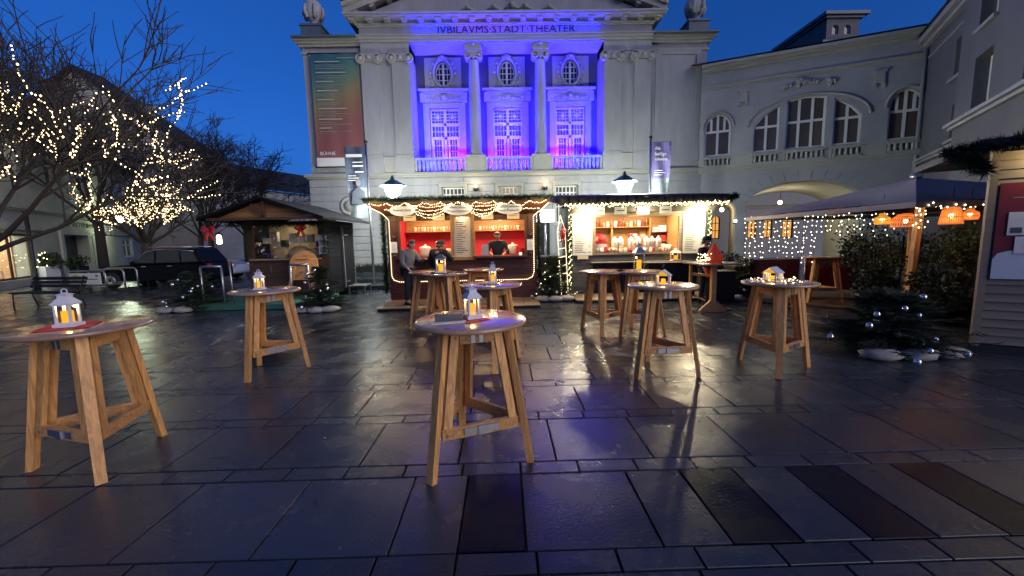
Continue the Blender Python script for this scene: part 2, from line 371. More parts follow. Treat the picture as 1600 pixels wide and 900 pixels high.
def slab_mesh(w, d, mat):
    b = .003; m = MB(); x, y = w/2, d/2
    vs = [(-x, -y, -.05), (x, -y, -.05), (x, y, -.05), (-x, y, -.05), (-x, -y, -b), (x, -y, -b), (x, y, -b), (-x, y, -b), (-x+b, -y+b, 0), (x-b, -y+b, 0), (x-b, y-b, 0), (-x+b, y-b, 0)]
    fs = [(8, 9, 10, 11)]+[(i, (i+1) % 4, 4+(i+1) % 4, 4+i) for i in range(4)]+[(4+i, 4+(i+1) % 4, 8+(i+1) % 4, 8+i) for i in range(4)]
    return vs, fs
U = .755; GAP = .014
courses = []; y = 2.018-.875*2
bounds = [(-2, .268, .988, 'b'), (-2, .988, 1.143, 'n'), (-1, 1.143, 1.863, 'b'), (-1, 1.863, 2.018, 'n'), (0, 2.018, 2.753, 'b'), (0, 2.753, 2.911, 'n'), (1, 2.911, 3.639, 'b'), (1, 3.639, 3.805, 'n'), (2, 3.805, 4.505, 'b'), (2, 4.505, 4.69, 'n')]
yy = 4.69
for k in range(3, 34):
    bounds += [(k, yy, yy+.69, 'b'), (k, yy+.69, yy+.845, 'n')]; yy += .845
phase = {-2: .5, -1: .2, 0: .08, 1: .36, 2: 0.0, 3: .30, 4: .62, 5: .15}
slabs = []
rs = random.Random(3)
for k, y0, y1, kind in bounds:
    lim = 1.36*y1+2.2
    if kind == 'b':
        ph = phase.get(k, rs.random()*U)
        xs = []
        if k == 0:
            ed = [ph-U*i for i in range(12, 1, -1)]+[-.68, -.30, .08, .84, 1.23, 1.62, 2.01, 2.385, 2.79, 3.16]+[3.16+U*i for i in range(1, 12)]
            dk = {-.30, 1.23, 2.01, 2.79}
            for a, b in zip(ed, ed[1:]): xs.append((a, b, min(abs(a-d) for d in dk) < .01))
        else:
            x = ph-U*math.ceil((lim+ph)/U)
            while x < lim:
                r = rs.random()
                if r < .09:
                    h = x+U/2; d = rs.random() < (.75 if k > 3 else .25)
                    xs += [(x, h, d), (h, x+U, False)]
                else: xs.append((x, x+U, r > .96 and k > 3))
                x += U
    else:
        p = {0: .08, -1: .134}.get(k, rs.random()*.43); x = p-.432*math.ceil((lim+p)/.432); xs = []
        while x < lim: xs.append((x, x+.432, False)); x += .432
    for a, b, d in xs:
        if b > -lim and a < lim: slabs.append((a, b, y0, y1, d))
def score(s):
    cx = (s[0]+s[1])/2; cy = (s[2]+s[3])/2
    vis = abs(cx) < 1.3*cy+.6 and cy > 1.3
    return -((s[1]-s[0])*(s[3]-s[2])/(cy**3+.5)) if vis else cy
slabs.sort(key=score)
cache = {}
for a, b, y0, y1, d in slabs[:300]:
    key = (round(b-a, 2), round(y1-y0, 2), d)
    if key not in cache:
        vs, fs = slab_mesh(b-a-GAP, y1-y0-GAP, d); me = bpy.data.meshes.new('paving_slab'); me.from_pydata(vs, [], fs); me.materials.append(M['slabd' if d else 'slab']); cache[key] = me
    o = link('paving_slab', cache[key], ground, ((a+b)/2, (y0+y1)/2, rs.uniform(-.002, .002)))
    o.rotation_euler = (rs.gauss(0, .0013), rs.gauss(0, .0013), rs.gauss(0, .0018))
    if d: o['label'] = 'dark basalt paving slab'
m = MB()
for a, b, y0, y1, d in slabs[300:]:
    vs, fs = slab_mesh(b-a-GAP, y1-y0-GAP, d); c = ((a+b)/2, (y0+y1)/2, rs.uniform(-.002, .002)); tx, ty = rs.gauss(0, .0013), rs.gauss(0, .0013)
    m.add([(p[0]+c[0], p[1]+c[1], p[2]+c[2]+p[0]*tx+p[1]*ty) for p in vs], fs, 1 if d else 0)
tag(m.build('paving_slab', ['slabm', 'slabd'], ground), kind='stuff')

# steps in front of the theatre
st = MB()
for i, (ya, z0, z1) in enumerate(((14.5, -.3, .16), (15.6, .16, .3), (16.7, .3, .45))): st.box(-9.4, 9.6, ya, 18.3, z0, z1)
tag(st.build('theatre_steps', 'slabm'), 'stone steps leading up to the theatre', kind='structure')

# ------------------------------------------------------------------ theatre
th = thing('theatre', 'pale neoclassical theatre with blue lit bays behind columns and a pediment', 'theatre', (.26, 18, 0))
TW = 8.6
gw = [(-2.95, -1.95, 2.4, 4.02), (-.5, .5, 2.4, 4.02), (2.0, 3.0, 2.4, 4.02)]
m = MB(); m.wall(rect(-TW, TW, -.2, 4.46), [rect(*w) for w in gw], 0, .5); m.build('ground_floor_wall', 'stucco', th)
zc = .45
ci = 0
while zc < 4.4:
    h = .305 if zc+.305 < 4.45 else 4.45-zc
    cuts = [-TW-.03]
    if zc+h > 2.3 and zc < 4.1:
        for a, b, *_ in gw: cuts += [a-.14, b+.14]
    else:
        cuts += [-6.15, -6.15, -2.0, -2.0, 2.0, 2.0, 6.15, 6.15]
    cuts.append(TW+.03)
    for a, b in zip(cuts[::2], cuts[1::2]):
        q = MB(); q.box(a+.008, b-.008, -.05-(.02 if abs(a+b) < 11 else 0), .002, zc+.018, zc+h-.004); q.build('stone_course', 'stucco', th)
    zc += .305; ci += 1
for a, b, c, d in gw:
    bars = [((a+(b-a)*i/6, c), (a+(b-a)*i/6, d)) for i in range(1, 6)]+[((a, d-.3*j), (b, d-.3*j)) for j in (1, 2, 3)]
    o = window(th, rect(a, b, c, d), .14, bars, pane='creamwin' if a < .6 and a > -1 else 'panebrown', bw=.045)
    q = MB(); q.wall(rect(a-.13, b+.13, c-.1, d+.13), [rect(a, b, c, d)], -.1, .01); q.box(a-.2, b+.2, -.16, .01, d+.13, d+.2); q.build('surround', 'trim', o)
def cornice(name, x0, x1, steps, mat='trim', yb=.3, par=th):
    m = MB()
    for z0, z1, pr in steps: m.box(x0-pr, x1+pr, -pr, yb, z0, z1)
    return m.build(name, mat, par)
cornice('string_course', -TW, TW, [(4.46, 4.53, .1), (4.53, 4.6, .18), (4.6, 4.66, .13)])
# piers with pilasters
for s in (-1, 1):
    m = MB(); m.box(min(s*4.1, s*6.13), max(s*4.1, s*6.13), .06, 1.25, 4.66, 9.98); m.build('pier', 'stucco', th)
    for c in (4.48, 5.77):
        w = .36
        m = MB(); m.box(s*c-w, s*c+w, -.03, .06, 5.42, 9.2); m.box(s*c-w-.05, s*c+w+.05, -.09, .06, 4.66, 5.3); m.box(s*c-w-.03, s*c+w+.03, -.07, .06, 5.3, 5.42)
        m.build('pilaster', 'stucco', th)
        m = MB()
        for k in (-1, 1):
            m.T = Matrix.Translation((s*c+k*.36, -.02, 9.32)) @ Matrix.Rotation(pi/2, 4, 'X')
            m.lathe([(.2, -.08), (.2, .1), (.16, .12), (.15, .1), (.09, .1), (.07, .16), (.02, .17)], n=14)
        m.T = Matrix(); m.box(s*c-.42, s*c+.42, -.12, .06, 9.42, 9.5); m.box(s*c-.3, s*c+.3, -.1, .06, 9.22, 9.42)
        m.ball((s*c, -.12, 9.36), .09, 8); m.build('capital', 'trim', th)
    m = MB(); m.box(s*5.12-.28, s*5.12+.28, -.02, .06, 4.7, 5.35); m.build('pedestal_panel', 'trim', th)
# recess wall with French windows and oval windows
wx = [-2.88, 0, 2.88]; RY = 1.25
holes = []
for x in wx:
    holes.append(rect(x-.67, x+.67, 4.7, 7.7)); holes.append([(x+.34*cos(2*pi*i/20), 9.2+.52*sin(2*pi*i/20)) for i in range(20)])
m = MB(); m.wall(rect(-4.1, 4.1, 4.6, 9.98), holes, RY, RY+.3); m.build('recess_wall', 'bluewash', th)
m = MB(); m.box(-4.1, 4.1, .3, RY, 4.46, 4.655); m.build('balcony_floor', 'trim', th)
for i, x in enumerate(wx):
    # French window
    y = RY+.12; bars = []
    a, b = x-.67, x+.67
    o_bars = [((a, 7.02), (b, 7.02)), ((a, 6.42), (b, 6.42)), ((x, 4.7), (x, 7.7))]
    m = MB(); P = rect(a, b, 4.7, 7.7); m.wall(P, [inset(P, .07)], y, y+.08)
    for p, q in o_bars: m.bar((p[0], y+.05, p[1]), (q[0], y+.05, q[1]), .13, .09, up=(0, 1, 0))
    fine = []
    for sx in (-1, 1):
        x0, x1 = (a+.07, x-.06) if sx < 0 else (x+.06, b-.07)
        for k in range(1, 4): fine.append(((x0+(x1-x0)*k/4, 7.08), (x0+(x1-x0)*k/4, 7.63))); fine.append(((x0+(x1-x0)*k/4, 6.48), (x0+(x1-x0)*k/4, 6.96)))
        for k in (1, 2, 3): fine.append(((x0, 7.08+.55*k/4), (x1, 7.08+.55*k/4)))
        fine.append(((x0, 6.72), (x1, 6.72)))
        x0, x1 = (a+.15, x-.2) if sx < 0 else (x+.2, b-.15)
        m.box(x0-.09, x0, y+.01, y+.06, 4.76, 6.36); m.box(x1, x1+.1, y+.01, y+.06, 4.76, 6.36)
        for k in (1, 2): fine.append(((x0+(x1-x0)*k/3, 4.8), (x0+(x1-x0)*k/3, 6.36)))
        for k in range(1, 6): fine.append(((x0, 4.8+1.56*k/6), (x1, 4.8+1.56*k/6)))
        m.box((a+x)/2*1-.07 if sx < 0 else (x+b)/2-.07, (a+x)/2+.07 if sx < 0 else (x+b)/2+.07, y+.02, y+.06, 7.27, 7.44)
    for k, (p, q) in enumerate(fine): m.bar((p[0], y+.04+.0015*(k % 2), p[1]), (q[0], y+.04+.0015*(k % 2), q[1]), .03, .03, up=(0, 1, 0))
    w = m.build('french_window', 'winframe', th)
    q = MB(); q.box(a, b, y+.085, y+.09, 4.7, 7.7); q.build('pane', 'glass', w)
    c = MB()
    for sx in (-1, 1):
        pts = [(x+sx*.6, 6.7), (x+sx*.6, 4.65), (x+sx*.42, 4.65), (x+sx*.30, 5.2), (x+sx*.22, 6.0), (x+sx*.1, 6.7)]
        if sx < 0: pts = pts[::-1]
        c.prism(pts[::-1], y+.3, y+.33)
    c.build('curtain', 'curtain', w)
    r = MB(); r.box(a-.2, b+.2, y+.9, y+1, 4.5, 7.8); r.box(a-.22, a-.2, y+.2, y+.9, 4.5, 7.8); r.box(b+.2, b+.22, y+.2, y+.9, 4.5, 7.8); r.box(a-.2, b+.2, y+.2, y+.9, 7.8, 7.85); r.box(a-.2, b+.2, y+.2, y+.9, 4.45, 4.5); r.build('room_lining', 'room', w)
    e = MB(); e.ball((x, y+.6, 6.9), .1); e.build('room_lamp', 'warmlight', w)
    lamp('room_light', 'POINT', (x+.26, 18+y+.45, 5.9), 9, (1, .6, .4), .1)
    # surround, ornamental lintel, oval panel
    m = MB(); m.wall(rect(x-.87, x+.87, 4.66, 7.9), [rect(x-.67, x+.67, 4.7, 7.7)], RY-.08, RY+.01); m.box(x-.95, x-.87, RY-.05, RY, 4.66, 8.0); m.box(x+.87, x+.95, RY-.05, RY, 4.66, 8.0)
    m.build('window_surround', 'trim', th)
    m = MB(); m.box(x-1.0, x+1.0, RY-.12, RY+.01, 8.33, 8.42); m.box(x-1.12, x+1.12, RY-.22, RY+.01, 8.42, 8.5); m.box(x-.85, x+.85, RY-.06, RY+.01, 7.92, 8.33)
    for k in (-1, 1):
        m.box(x+k*.95-.1, x+k*.95+.1, RY-.16, RY+.01, 7.95, 8.33)
        for j in range(5): m.ball((x+k*(.2+.12*j), RY-.08, 8.1+.04*sin(j*2.)), .07-.006*j, 8)
    m.ball((x, RY-.1, 8.15), .14, 8); m.build('window_lintel', 'trim', th)
    m = MB(); ov = [(x+.36*cos(2*pi*i/20), 9.2+.54*sin(2*pi*i/20)) for i in range(20)]
    m.wall(rect(x-.82, x+.82, 8.55, 9.86), [ov], RY-.05, RY+.01)
    m.tube([(x+.42*cos(2*pi*i/24), RY-.06, 9.2+.6*sin(2*pi*i/24)) for i in range(24)], .06, 6, closed=True)
    for j in range(-7, 8):
        t = j/7*2.3-pi/2; m.ball((x+.56*cos(t), RY-.06, 9.16+.66*sin(t)), .06+.015*(j % 2), 6)
    for j in (-1, 1):
        for q in range(3): m.ball((x+j*(.2+.16*q), RY-.07, 8.66-.02*q), .06, 6)
        m.ball((x+j*.14, RY-.08, 9.83), .09, 6)
    m.ball((x, RY-.08, 9.88), .12, 8); m.build('oval_panel', 'leafwreath', th)
    m = MB(); m.wall(ov, [inset(ov, .05)], RY+.1, RY+.15); m.bar((x, RY+.12, 8.7), (x, RY+.12, 9.7), .09, .05, up=(0, 1, 0))
    for k, xx in enumerate((-.18, .18)): m.bar((x+xx, RY+.123, 8.76), (x+xx, RY+.123, 9.64), .025, .03, up=(0, 1, 0))
    for zz in (8.95, 9.2, 9.45): m.bar((x-.34, RY+.126, zz), (x+.34, RY+.126, zz), .025, .03, up=(0, 1, 0))
    w = m.build('oval_window', 'winframe', th); q = MB(); q.prism(inset(ov, .02), RY+.16, RY+.17); q.build('pane', 'pane', w)
# columns
for x in (-1.43, 1.43):
    m = MB(); m.box(x-.37, x+.37, .02, .78, 4.66, 5.35); m.box(x-.41, x+.41, -.02, .82, 5.3, 5.38); m.build('column_pedestal', 'trim', th)
    m = MB(); m.lathe([(.33, 5.38), (.33, 5.44), (.28, 5.48), (.3, 5.52), (.25, 5.58), (.25, 6.8), (.24, 8), (.21, 9.3), (.23, 9.34), (.21, 9.38)], (x, .4, 0), 20); m.build('column', 'stucco', th)
    m = MB()
    for k in (-1, 1):
        m.T = Matrix.Translation((x+k*.24, .2, 9.52)) @ Matrix.Rotation(pi/2, 4, 'X')
        m.lathe([(.15, -.4), (.15, .06), (.11, .08), (.1, .06), (.06, .06), (.04, .1), (.01, .11)], n=14)
    m.T = Matrix(); m.box(x-.26, x+.26, .14, .66, 9.44, 9.6); m.box(x-.36, x+.36, .06, .74, 9.7, 9.8); m.box(x-.3, x+.3, .1, .7, 9.6, 9.7)
    for k in (-.15, 0, .15): m.ball((x+k, .15, 9.42), .05, 6)
    m.box(x-.33, x+.33, .08, .72, 9.8, 9.95); m.ball((x, .08, 9.92), .1, 8); m.build('capital', 'trim', th)
# balustrades
def balus(m, x0, x1, z0, z1, y, n):
    m.box(x0, x1, y-.09, y+.09, z1-.08, z1); m.box(x0, x1, y-.09, y+.09, z0, z0+.07)
    h = z1-z0-.15
    for i in range(n):
        x = x0+(x1-x0)*(i+.5)/n; m.lathe([(.045, 0), (.06, h*.08), (.035, h*.16), (.068, h*.38), (.04, h*.75), (.06, h*.9), (.045, h)], (x, y, z0+.07), 8)
for a, b in ((-4.1, -1.8), (-1.06, 1.06), (1.8, 4.1)):
    m = MB(); c = (a+b)/2
    m.box(a, a+.12, .05, .3, 4.66, 5.3); m.box(b-.12, b, .05, .3, 4.66, 5.3); balus(m, a+.12, b-.12, 4.66, 5.3, .18, int((b-a)/.19)); m.build('balustrade', 'trim', th)
# entablature
cornice('architrave', -6.1, 6.1, [(9.98, 10.08, .05), (10.08, 10.2, .09), (10.2, 10.24, .14)], yb=1.25)
m = MB(); m.box(-6.12, -4.1, .02, 1.24, 9.56, 9.98); m.box(4.1, 6.12, .02, 1.24, 9.56, 9.98); m.box(-4.1, 4.1, .02, .75, 9.95, 9.98); m.build('lintel_band', 'stucco', th)
m = MB(); m.box(-6.13, 6.13, 0, 1.3, 10.24, 10.62); m.build('frieze', 'stucco', th)
text_mesh('inscription', 'JVBILAVMS·STADT·THEATER', .42, 'letter', th, (0, -.012, 10.3), width=5.8, extrude=.012)
cornice('cornice', -6.13, 6.13, [(10.56, 10.62, .06), (10.62, 10.67, .12), (10.81, 10.88, .42), (10.88, 10.94, .48)], yb=1.3)
m = MB(); m.box(-6.2, 6.2, -.08, 1.3, 10.67, 10.81); m.build('cornice_bed', 'stucco', th)
for i in range(19):
    x = -6.3+12.6*i/18; m = MB(); m.box(x-.12, x+.12, -.34, -.08, 10.71, 10.81); m.box(x-.09, x+.09, -.26, -.08, 10.675, 10.71); m.build('bracket', 'trim', th)
SLP = .36
m = MB(); m.prism([(-6.2, 10.94), (6.2, 10.94), (0, 10.94+6.2*SLP)], -.02, 1.2); m.build('tympanum', 'stucco', th)
for s in (-1, 1):
    for nm, dz, hh, pr, mt in (('raking_cornice', .04, .26, .34, 'trim'), ('raking_crown', .3, .14, .48, 'trim'), ('roof_edge', .44, .06, .54, 'darkroof')):
        x0 = 6.62; z0 = 10.94+dz-.06; zt = z0+x0*SLP
        pl = [(-s*0, zt), (s*x0, z0), (s*x0, z0+hh), (0, zt+hh)]
        if s < 0: pl = pl[::-1]
        m = MB(); m.prism(pl[::-1] if False else pl, -pr, 6 if mt == 'darkroof' else .1); m.build(nm, mt, th)
    for i in range(9):
        x = s*(.7+.68*i); z = 10.94-.06+(6.62-abs(x))*SLP; m = MB(); m.T = Matrix.Translation((x, 0, z)) @ Matrix.Rotation(s*atan2(SLP, 1), 4, 'Y'); m.box(-.1, .1, -.3, -.02, -.07, .045); m.build('bracket', 'trim', th)
for k, (x, z, r) in enumerate(((.25, 11.35, .14), (-.5, 11.3, .1), (.8, 11.32, .11), (-1.6, 11.28, .09), (1.8, 11.28, .09), (.25, 11.8, .2))):
    m = MB(); m.ball((x, -.05, z), r, 8); m.tube([(x-.3, -.03, z-.15), (x, -.06, z), (x+.3, -.03, z-.15)], .05, 6); m.build('relief', 'leafwreath', th)
# wings of the theatre
for s in (-1, 1):
    a, b = sorted((s*6.13, s*8.6))
    m = MB(); m.box(a, b, .22, 9, 4.66, 9.9); m.build('wing_wall', 'stucco', th)
    m = MB(); m.wall(rect(a+.25, b-.25, 5.0, 9.62), [rect(a+.5, b-.45, 5.25, 9.45)], .17, .23); m.build('wall_panel_frame', 'stucco', th)
    m = MB()
    for z0, z1, pr in ((9.62, 9.7, .06), (9.9, 10.0, .12), (10.0, 10.08, .2), (10.08, 10.16, .28)):
        m.box(a-(pr if s < 0 else 0), b+(pr if s > 0 else 0), .22-pr, 9+pr, z0, z1)
    m.build('wing_cornice', 'trim', th)
    m = MB(); m.box(a-(.3 if s < 0 else -.1), b+(.3 if s > 0 else -.1), -.2, 9, 10.16, 10.22); m.box(a+.1, b-.1, .3, 8, 10.22, 10.35); m.build('wing_roof', 'metalroof', th)
    m = MB(); m.box(s*8.15-.42, s*8.15+.42, .1, .94, 10.2, 10.72); m.box(s*8.15-.46, s*8.15+.46, .06, .98, 10.72, 10.8); m.build('urn_pedestal', 'metalroof', th)
    m = MB(); m.lathe([(.2, 0), (.22, .06), (.13, .14), (.16, .22), (.3, .42), (.36, .7), (.33, .95), (.2, 1.05), (.17, 1.1), (.22, 1.16), (.2, 1.24), (.06, 1.3)], (s*8.15, .5, 10.8), 14)
    for k in range(6):
        t = pi/3*k; m.tube([(s*8.15+.37*cos(t), .5+.37*sin(t), 11.6), (s*8.15+.42*cos(t), .5+.42*sin(t), 11.35), (s*8.15+.3*cos(t), .5+.3*sin(t), 11.12)], .07, 6)
    m.build('urn', 'stucco', th)
m = MB(); m.box(-6.1, 6.1, 1.6, 9, 4.6, 11.2); m.build('main_block', 'stucco', th)
# relief niche low on the left wing
m = MB(); m.T = Matrix.Translation((-6.95, -.06, 3.3)) @ Matrix.Rotation(pi/2, 4, 'X'); m.lathe([(.55, 0), (.55, .05), (.46, .09), (.42, .05), (.3, .05), (.28, .1), (.05, .12)], n=20); m.v = [(-6.95+(a+6.95)*.75, b, 3.3+(c-3.3)*.75) for a, b, c in m.v]; m.build('round_relief', 'leafwreath', th)
# wall lamps: bulb housings of the sconces
for x in (-1.45, 1.52):
    m = MB(); m.box(x-.05, x+.05, -.2, 0, 3.86, 3.92); m.lathe([(.05, 3.8), (.11, 3.84), (.13, 3.9), (.08, 3.98)], (x, -.24, 0), 10); o = m.build('wall_lamp', 'metalblack', th)
    e = MB(); e.ball((x, -.26, 4.0), .075, 8); e.build('bulb', 'warmlight', o)
    lamp('wall_lamp_light', 'POINT', (x+.26, 17.5, 4.05), 14, (1, .78, .4), .08)
# coloured floodlights standing behind the balustrades
for i, (x, c, e, tx) in enumerate(((-3.8, (.0, .0, 1), 75, .6), (-2.0, (.07, .0, 1), 26, .5), (-.9, (.025, .0, 1), 55, .4), (.75, (.01, .0, 1), 60, .2), (2.1, (.06, .0, 1), 28, -.4), (3.8, (.0, 0, 1), 75, -.6))):
    m = MB(); m.box(x-.13, x+.13, .38, .48, 4.66, 4.86); m.box(x-.16, x+.16, .36, .5, 4.655, 4.68); o = m.build('floodlight', 'metalblack', th)
    m = MB(); m.box(x-.11, x+.11, .481, .49, 4.69, 4.84); m.build('lens', emat('flood_lens_%d' % i, c, 4), o)
    lamp('floodlight_beam', 'SPOT', (x+.26, 18.35, 4.95), e*62, c, .1, (radians(138), 0, radians(6*(1 if x < 0 else -1)*(abs(x) > 3))), spot=165, blend=.9)
for i, (x0, x1, c) in enumerate(((-3.9, -2.2, (.0, 0, 1)), (-2.1, .2, (.08, .0, 1)), (.3, 2.0, (.04, .0, 1)), (2.1, 3.9, (.0, 0, 1)))):
    m = MB(); m.box(x0, x1, -.125, -.1, 10.241, 10.255); o = m.build('light_strip', 'trim', th)
    lamp('light_strip_glow', 'AREA', ((x0+x1)/2+.26, 17.84, 10.3), 18, c, x1-x0, (radians(180), 0, 0), size_y=.06)

# hanging programme banner and the two flags on poles
b = thing('banner', 'tall programme banner fading from teal through ochre to red on the theatre wall', 'banner', (-7.95, 17.97, 5.35))
m = MB()
nx, nz_ = 12, 14; vs = []; fs = []
for j in range(nz_+1):
    for i in range(nx+1): vs.append((2.0*i/nx, .02*sin(i*1.3)*(1-.4*j/nz_), 4.2*j/nz_))
for j in range(nz_):
    for i in range(nx): k = j*(nx+1)+i; fs.append((k, k+1, k+nx+2, k+nx+1))
m.add(vs, fs, 0, True); m.build('cloth', 'banner', b)
m = MB(); m.box(-.02, 2.02, -.02, .03, -.36, -.005); m.build('sponsor_strip', 'paper', b)
for zz in (4.22, -.38): m = MB(); m.tube([(-.1, .02, zz), (2.1, .02, zz)], .03, 6); m.build('batten', 'metalblack', b)
rt = random.Random(5)
m = MB(); z = 3.85
for blk in range(8):
    m.box(.2, .2+rt.uniform(.5, 1.3), -.045, -.035, z, z+.05); z -= .12
    for k in range(rt.choice((2, 3))): m.box(.2, .2+rt.uniform(.6, 1.4), -.045, -.035, z, z+.012); z -= .07
    z -= .1
m.box(1.1, 1.85, -.045, -.035, 4.0, 4.03); tag(m.build('print', pmat('faded_print', (.36, .38, .36), .8), b), kind='stuff')
text_mesh('lettering', 'BÜHNE', .2, 'paper', b, (.15, -.05, .1), extrude=.003, align='LEFT')
m = MB(); m.tube([(1.35+.09*cos(pi*i/8), -.045, .18+.1*sin(pi*i/8)) for i in range(8, 17)], .018, 5); m.tube([(1.26, -.045, .18), (1.26, -.045, .27)], .018, 5); m.tube([(1.44, -.045, .18), (1.44, -.045, .27)], .018, 5); m.build('emblem', 'paper', b)

def flag(label, loc, mats, sign, wdt, h, zt, words):
    f = thing('flag', label, 'flag', loc); m = MB(); m.tube([(0, 0, 0), (0, 0, zt+.1)], [.045, .035], 8); m.build('pole', 'steel', f)
    m = MB(); m.ball((0, 0, zt+.15), .07, 8); m.build('finial', 'metalblack', f)
    m = MB(); nx, nz_ = 8, 14; vs = []; fs = []; mi = []
    for j in range(nz_+1):
        for i in range(nx+1): vs.append((sign*(.06+(wdt-.06)*i/nx*(1-.12*(1-j/nz_))), .05*sin(i*.9+j*.35)*i/nx, zt-h+h*j/nz_))
    for j in range(nz_):
        for i in range(nx): k = j*(nx+1)+i; m.add([vs[k], vs[k+1], vs[k+nx+2], vs[k+nx+1]], [(0, 1, 2, 3)], 1 if j < nz_*.38 else 0, True)
    m.build('cloth', mats, f)
    x0 = .14 if sign > 0 else -wdt+.1
    for k, (wd, sz, z) in enumerate(words): text_mesh('lettering', wd, sz, 'paper', f, (x0, -.07, zt-z), extrude=.004, align='LEFT')
    m = MB()
    for k in range(3): m.box(x0, x0+.3+.1*(k % 2), -.075, -.07, zt-1.05-.08*k, zt-1.03-.08*k)
    m.build('small_print', 'paper', f); return f
f = flag('slate blue flag with a portrait print on the pole beside the programme banner', (-4.95, 15.2, 0.16), ['flagdark', 'flagpale'], -1, .8, 2.55, 5.0, [])
m = MB(); m.box(-.72, -.14, -.085, -.075, 4.62, 4.72); m.box(-.5, -.14, -.085, -.075, 4.42, 4.45); m.box(-.5, -.12, -.085, -.075, 4.28, 4.33); m.box(-.42, -.12, -.085, -.075, 4.08, 4.11); m.build('print', 'paper', f)
m = MB(); m.prism([(-.34+.085*cos(2*pi*i/14), 3.72+.125*sin(2*pi*i/14)) for i in range(14)], -.085, -.075); m.build('portrait_face', pmat('print_face', (.17, .15, .15), .8), f)
m = MB(); m.prism([(-.62, 2.95), (-.1, 2.95), (-.12, 3.4), (-.28, 3.53), (-.4, 3.53), (-.56, 3.38)], -.08, -.072); m.build('portrait_coat', pmat('print_coat', (.07, .08, .11), .8), f)
flag('purple flag with white lettering on the pole right of the second lamp', (5.42, 15.2, 0.16), ['purple', 'flagpale'], 1, .76, 2.3, 5.0, [('die', .17, .3), ('heilige', .17, .5), ('johanna', .15, .68)])
# ------------------------------------------------------------------ street lamps on the plaza
def street_lamp(label, loc):
    t = thing('street_lamp', label, 'street lamp', loc, group='street lamps behind the stalls')
    m = MB(); m.lathe([(.13, 0), (.13, .5), (.08, .6), (.055, .8), (.05, 2.9), (.08, 2.95), (.05, 3.0)], n=10); m.build('post', 'teal', t)
    m = MB(); m.lathe([(.06, 3.0), (.11, 3.02), (.13, 3.12), (.1, 3.14)], n=10); m.build('collar', 'teal', t)
    m = MB(); m.lathe([(.11, 3.16), (.2, 3.42), (.28, 3.56), (.28, 3.62), (.2, 3.7), (.04, 3.72)], n=6, smooth=False); m.build('globe', 'lampglow', t)
    m = MB(); m.lathe([(.47, 3.63), (.4, 3.68), (.2, 3.8), (.07, 3.86), (.05, 3.95), (.01, 4.0)], n=6, smooth=False)
    for k in range(6):
        a = pi/3*k; m.bar((.12*cos(a), .12*sin(a), 3.13), (.31*cos(a), .31*sin(a), 3.6), .025, .025)
    m.build('cap', 'teal', t)
    for k in range(6):
        a = pi/3*k+pi/6; lamp('street_lamp_light', 'POINT', (loc[0]+.42*cos(a), loc[1]+.42*sin(a), loc[2]+3.4), 150, (.93, 1, .88), .12)
    return t
street_lamp('lit street lamp behind the red stall beside the slate flag', (-3.85, 14.4, .0))
street_lamp('lit street lamp behind the grey stall beside the purple flag', (4.25, 14.4, .0))

# ------------------------------------------------------------------ arcade wing right of the theatre
wg = thing('arcade_wing', 'pale two storey arcade wing with arched windows and a vaulted passage', 'building', (8.55, 18, 0), radians(-24.8))
WL = 7.75
big = [(2.03, 5.1), (2.93, 5.1), (2.93, 6.86), (2.6, 6.7), (2.3, 6.47), (2.03, 6.16)]
mid = [(3.16, 5.1), (4.46, 5.1), (4.46, 6.98), (4.1, 7.04), (3.81, 7.06), (3.5, 7.04), (3.16, 6.97)]
rgt = [(4.7, 5.1), (5.58, 5.1), (5.58, 6.16), (5.3, 6.47), (5.0, 6.7), (4.7, 6.86)]
w1 = arch(.2, 1.2, 5.1, 6.25, .55); w5 = arch(6.35, 7.35, 5.1, 6.25, .6)
pas = arch(1.9, 5.85, -.1, 2.9, .92, 20); sml = arch(.62, 1.52, -.1, 2.75, .46, 12)
m = MB(); m.wall(rect(0, WL, -.2, 8.55), [big, mid, rgt, w1, w5, pas, sml], 0, .55); m.build('wall', 'stucco2', wg)
def win(poly, vx, hz, extra=()):
    bars = [((x, min(p[1] for p in poly)), (x, zt)) for x, zt in vx]+[((min(p[0] for p in poly), z), (max(p[0] for p in poly), z)) for z in hz]+list(extra)
    return window(wg, poly, .1, bars, fw=.07, pane='panebrown', bw=.09)
win(w1, [(.7, 6.78)], [6.12], [((.45, 6.12), (.45, 6.65)), ((.95, 6.12), (.95, 6.65))])
win(big, [(2.48, 6.55)], [6.1]); win(mid, [(3.59, 7.0), (4.03, 7.0)], [6.15]); win(rgt, [(5.14, 6.55)], [6.1])
win(w5, [(6.85, 6.82)], [6.12], [((6.6, 6.12), (6.6, 6.7)), ((7.1, 6.12), (7.1, 6.7))])
m = MB()
for z0, z1, pr in ((7.86, 7.92, .05), (7.92, 8.0, .1), (8.5, 8.6, .1), (8.6, 8.7, .22), (8.7, 8.8, .34)): m.box(0, WL+pr, -pr, .5, z0, z1)
m.build('cornice', 'trim', wg)
m = MB()
for z0, z1, pr in ((4.38, 4.46, .06), (4.46, 4.54, .14), (4.54, 4.6, .2)): m.box(0, WL, -pr, .02, z0, z1)
m.build('string_course', 'trim', wg)
m = MB(); m.box(0, WL, -.08, .0, 5.02, 5.09)
for a, b in ((0, .2), (1.2, 2.03), (2.93, 3.16), (4.46, 4.7), (5.58, 6.35), (7.35, WL)): m.box(a, b, -.05, .0, 4.6, 5.02)
m.build('parapet', 'trim', wg)
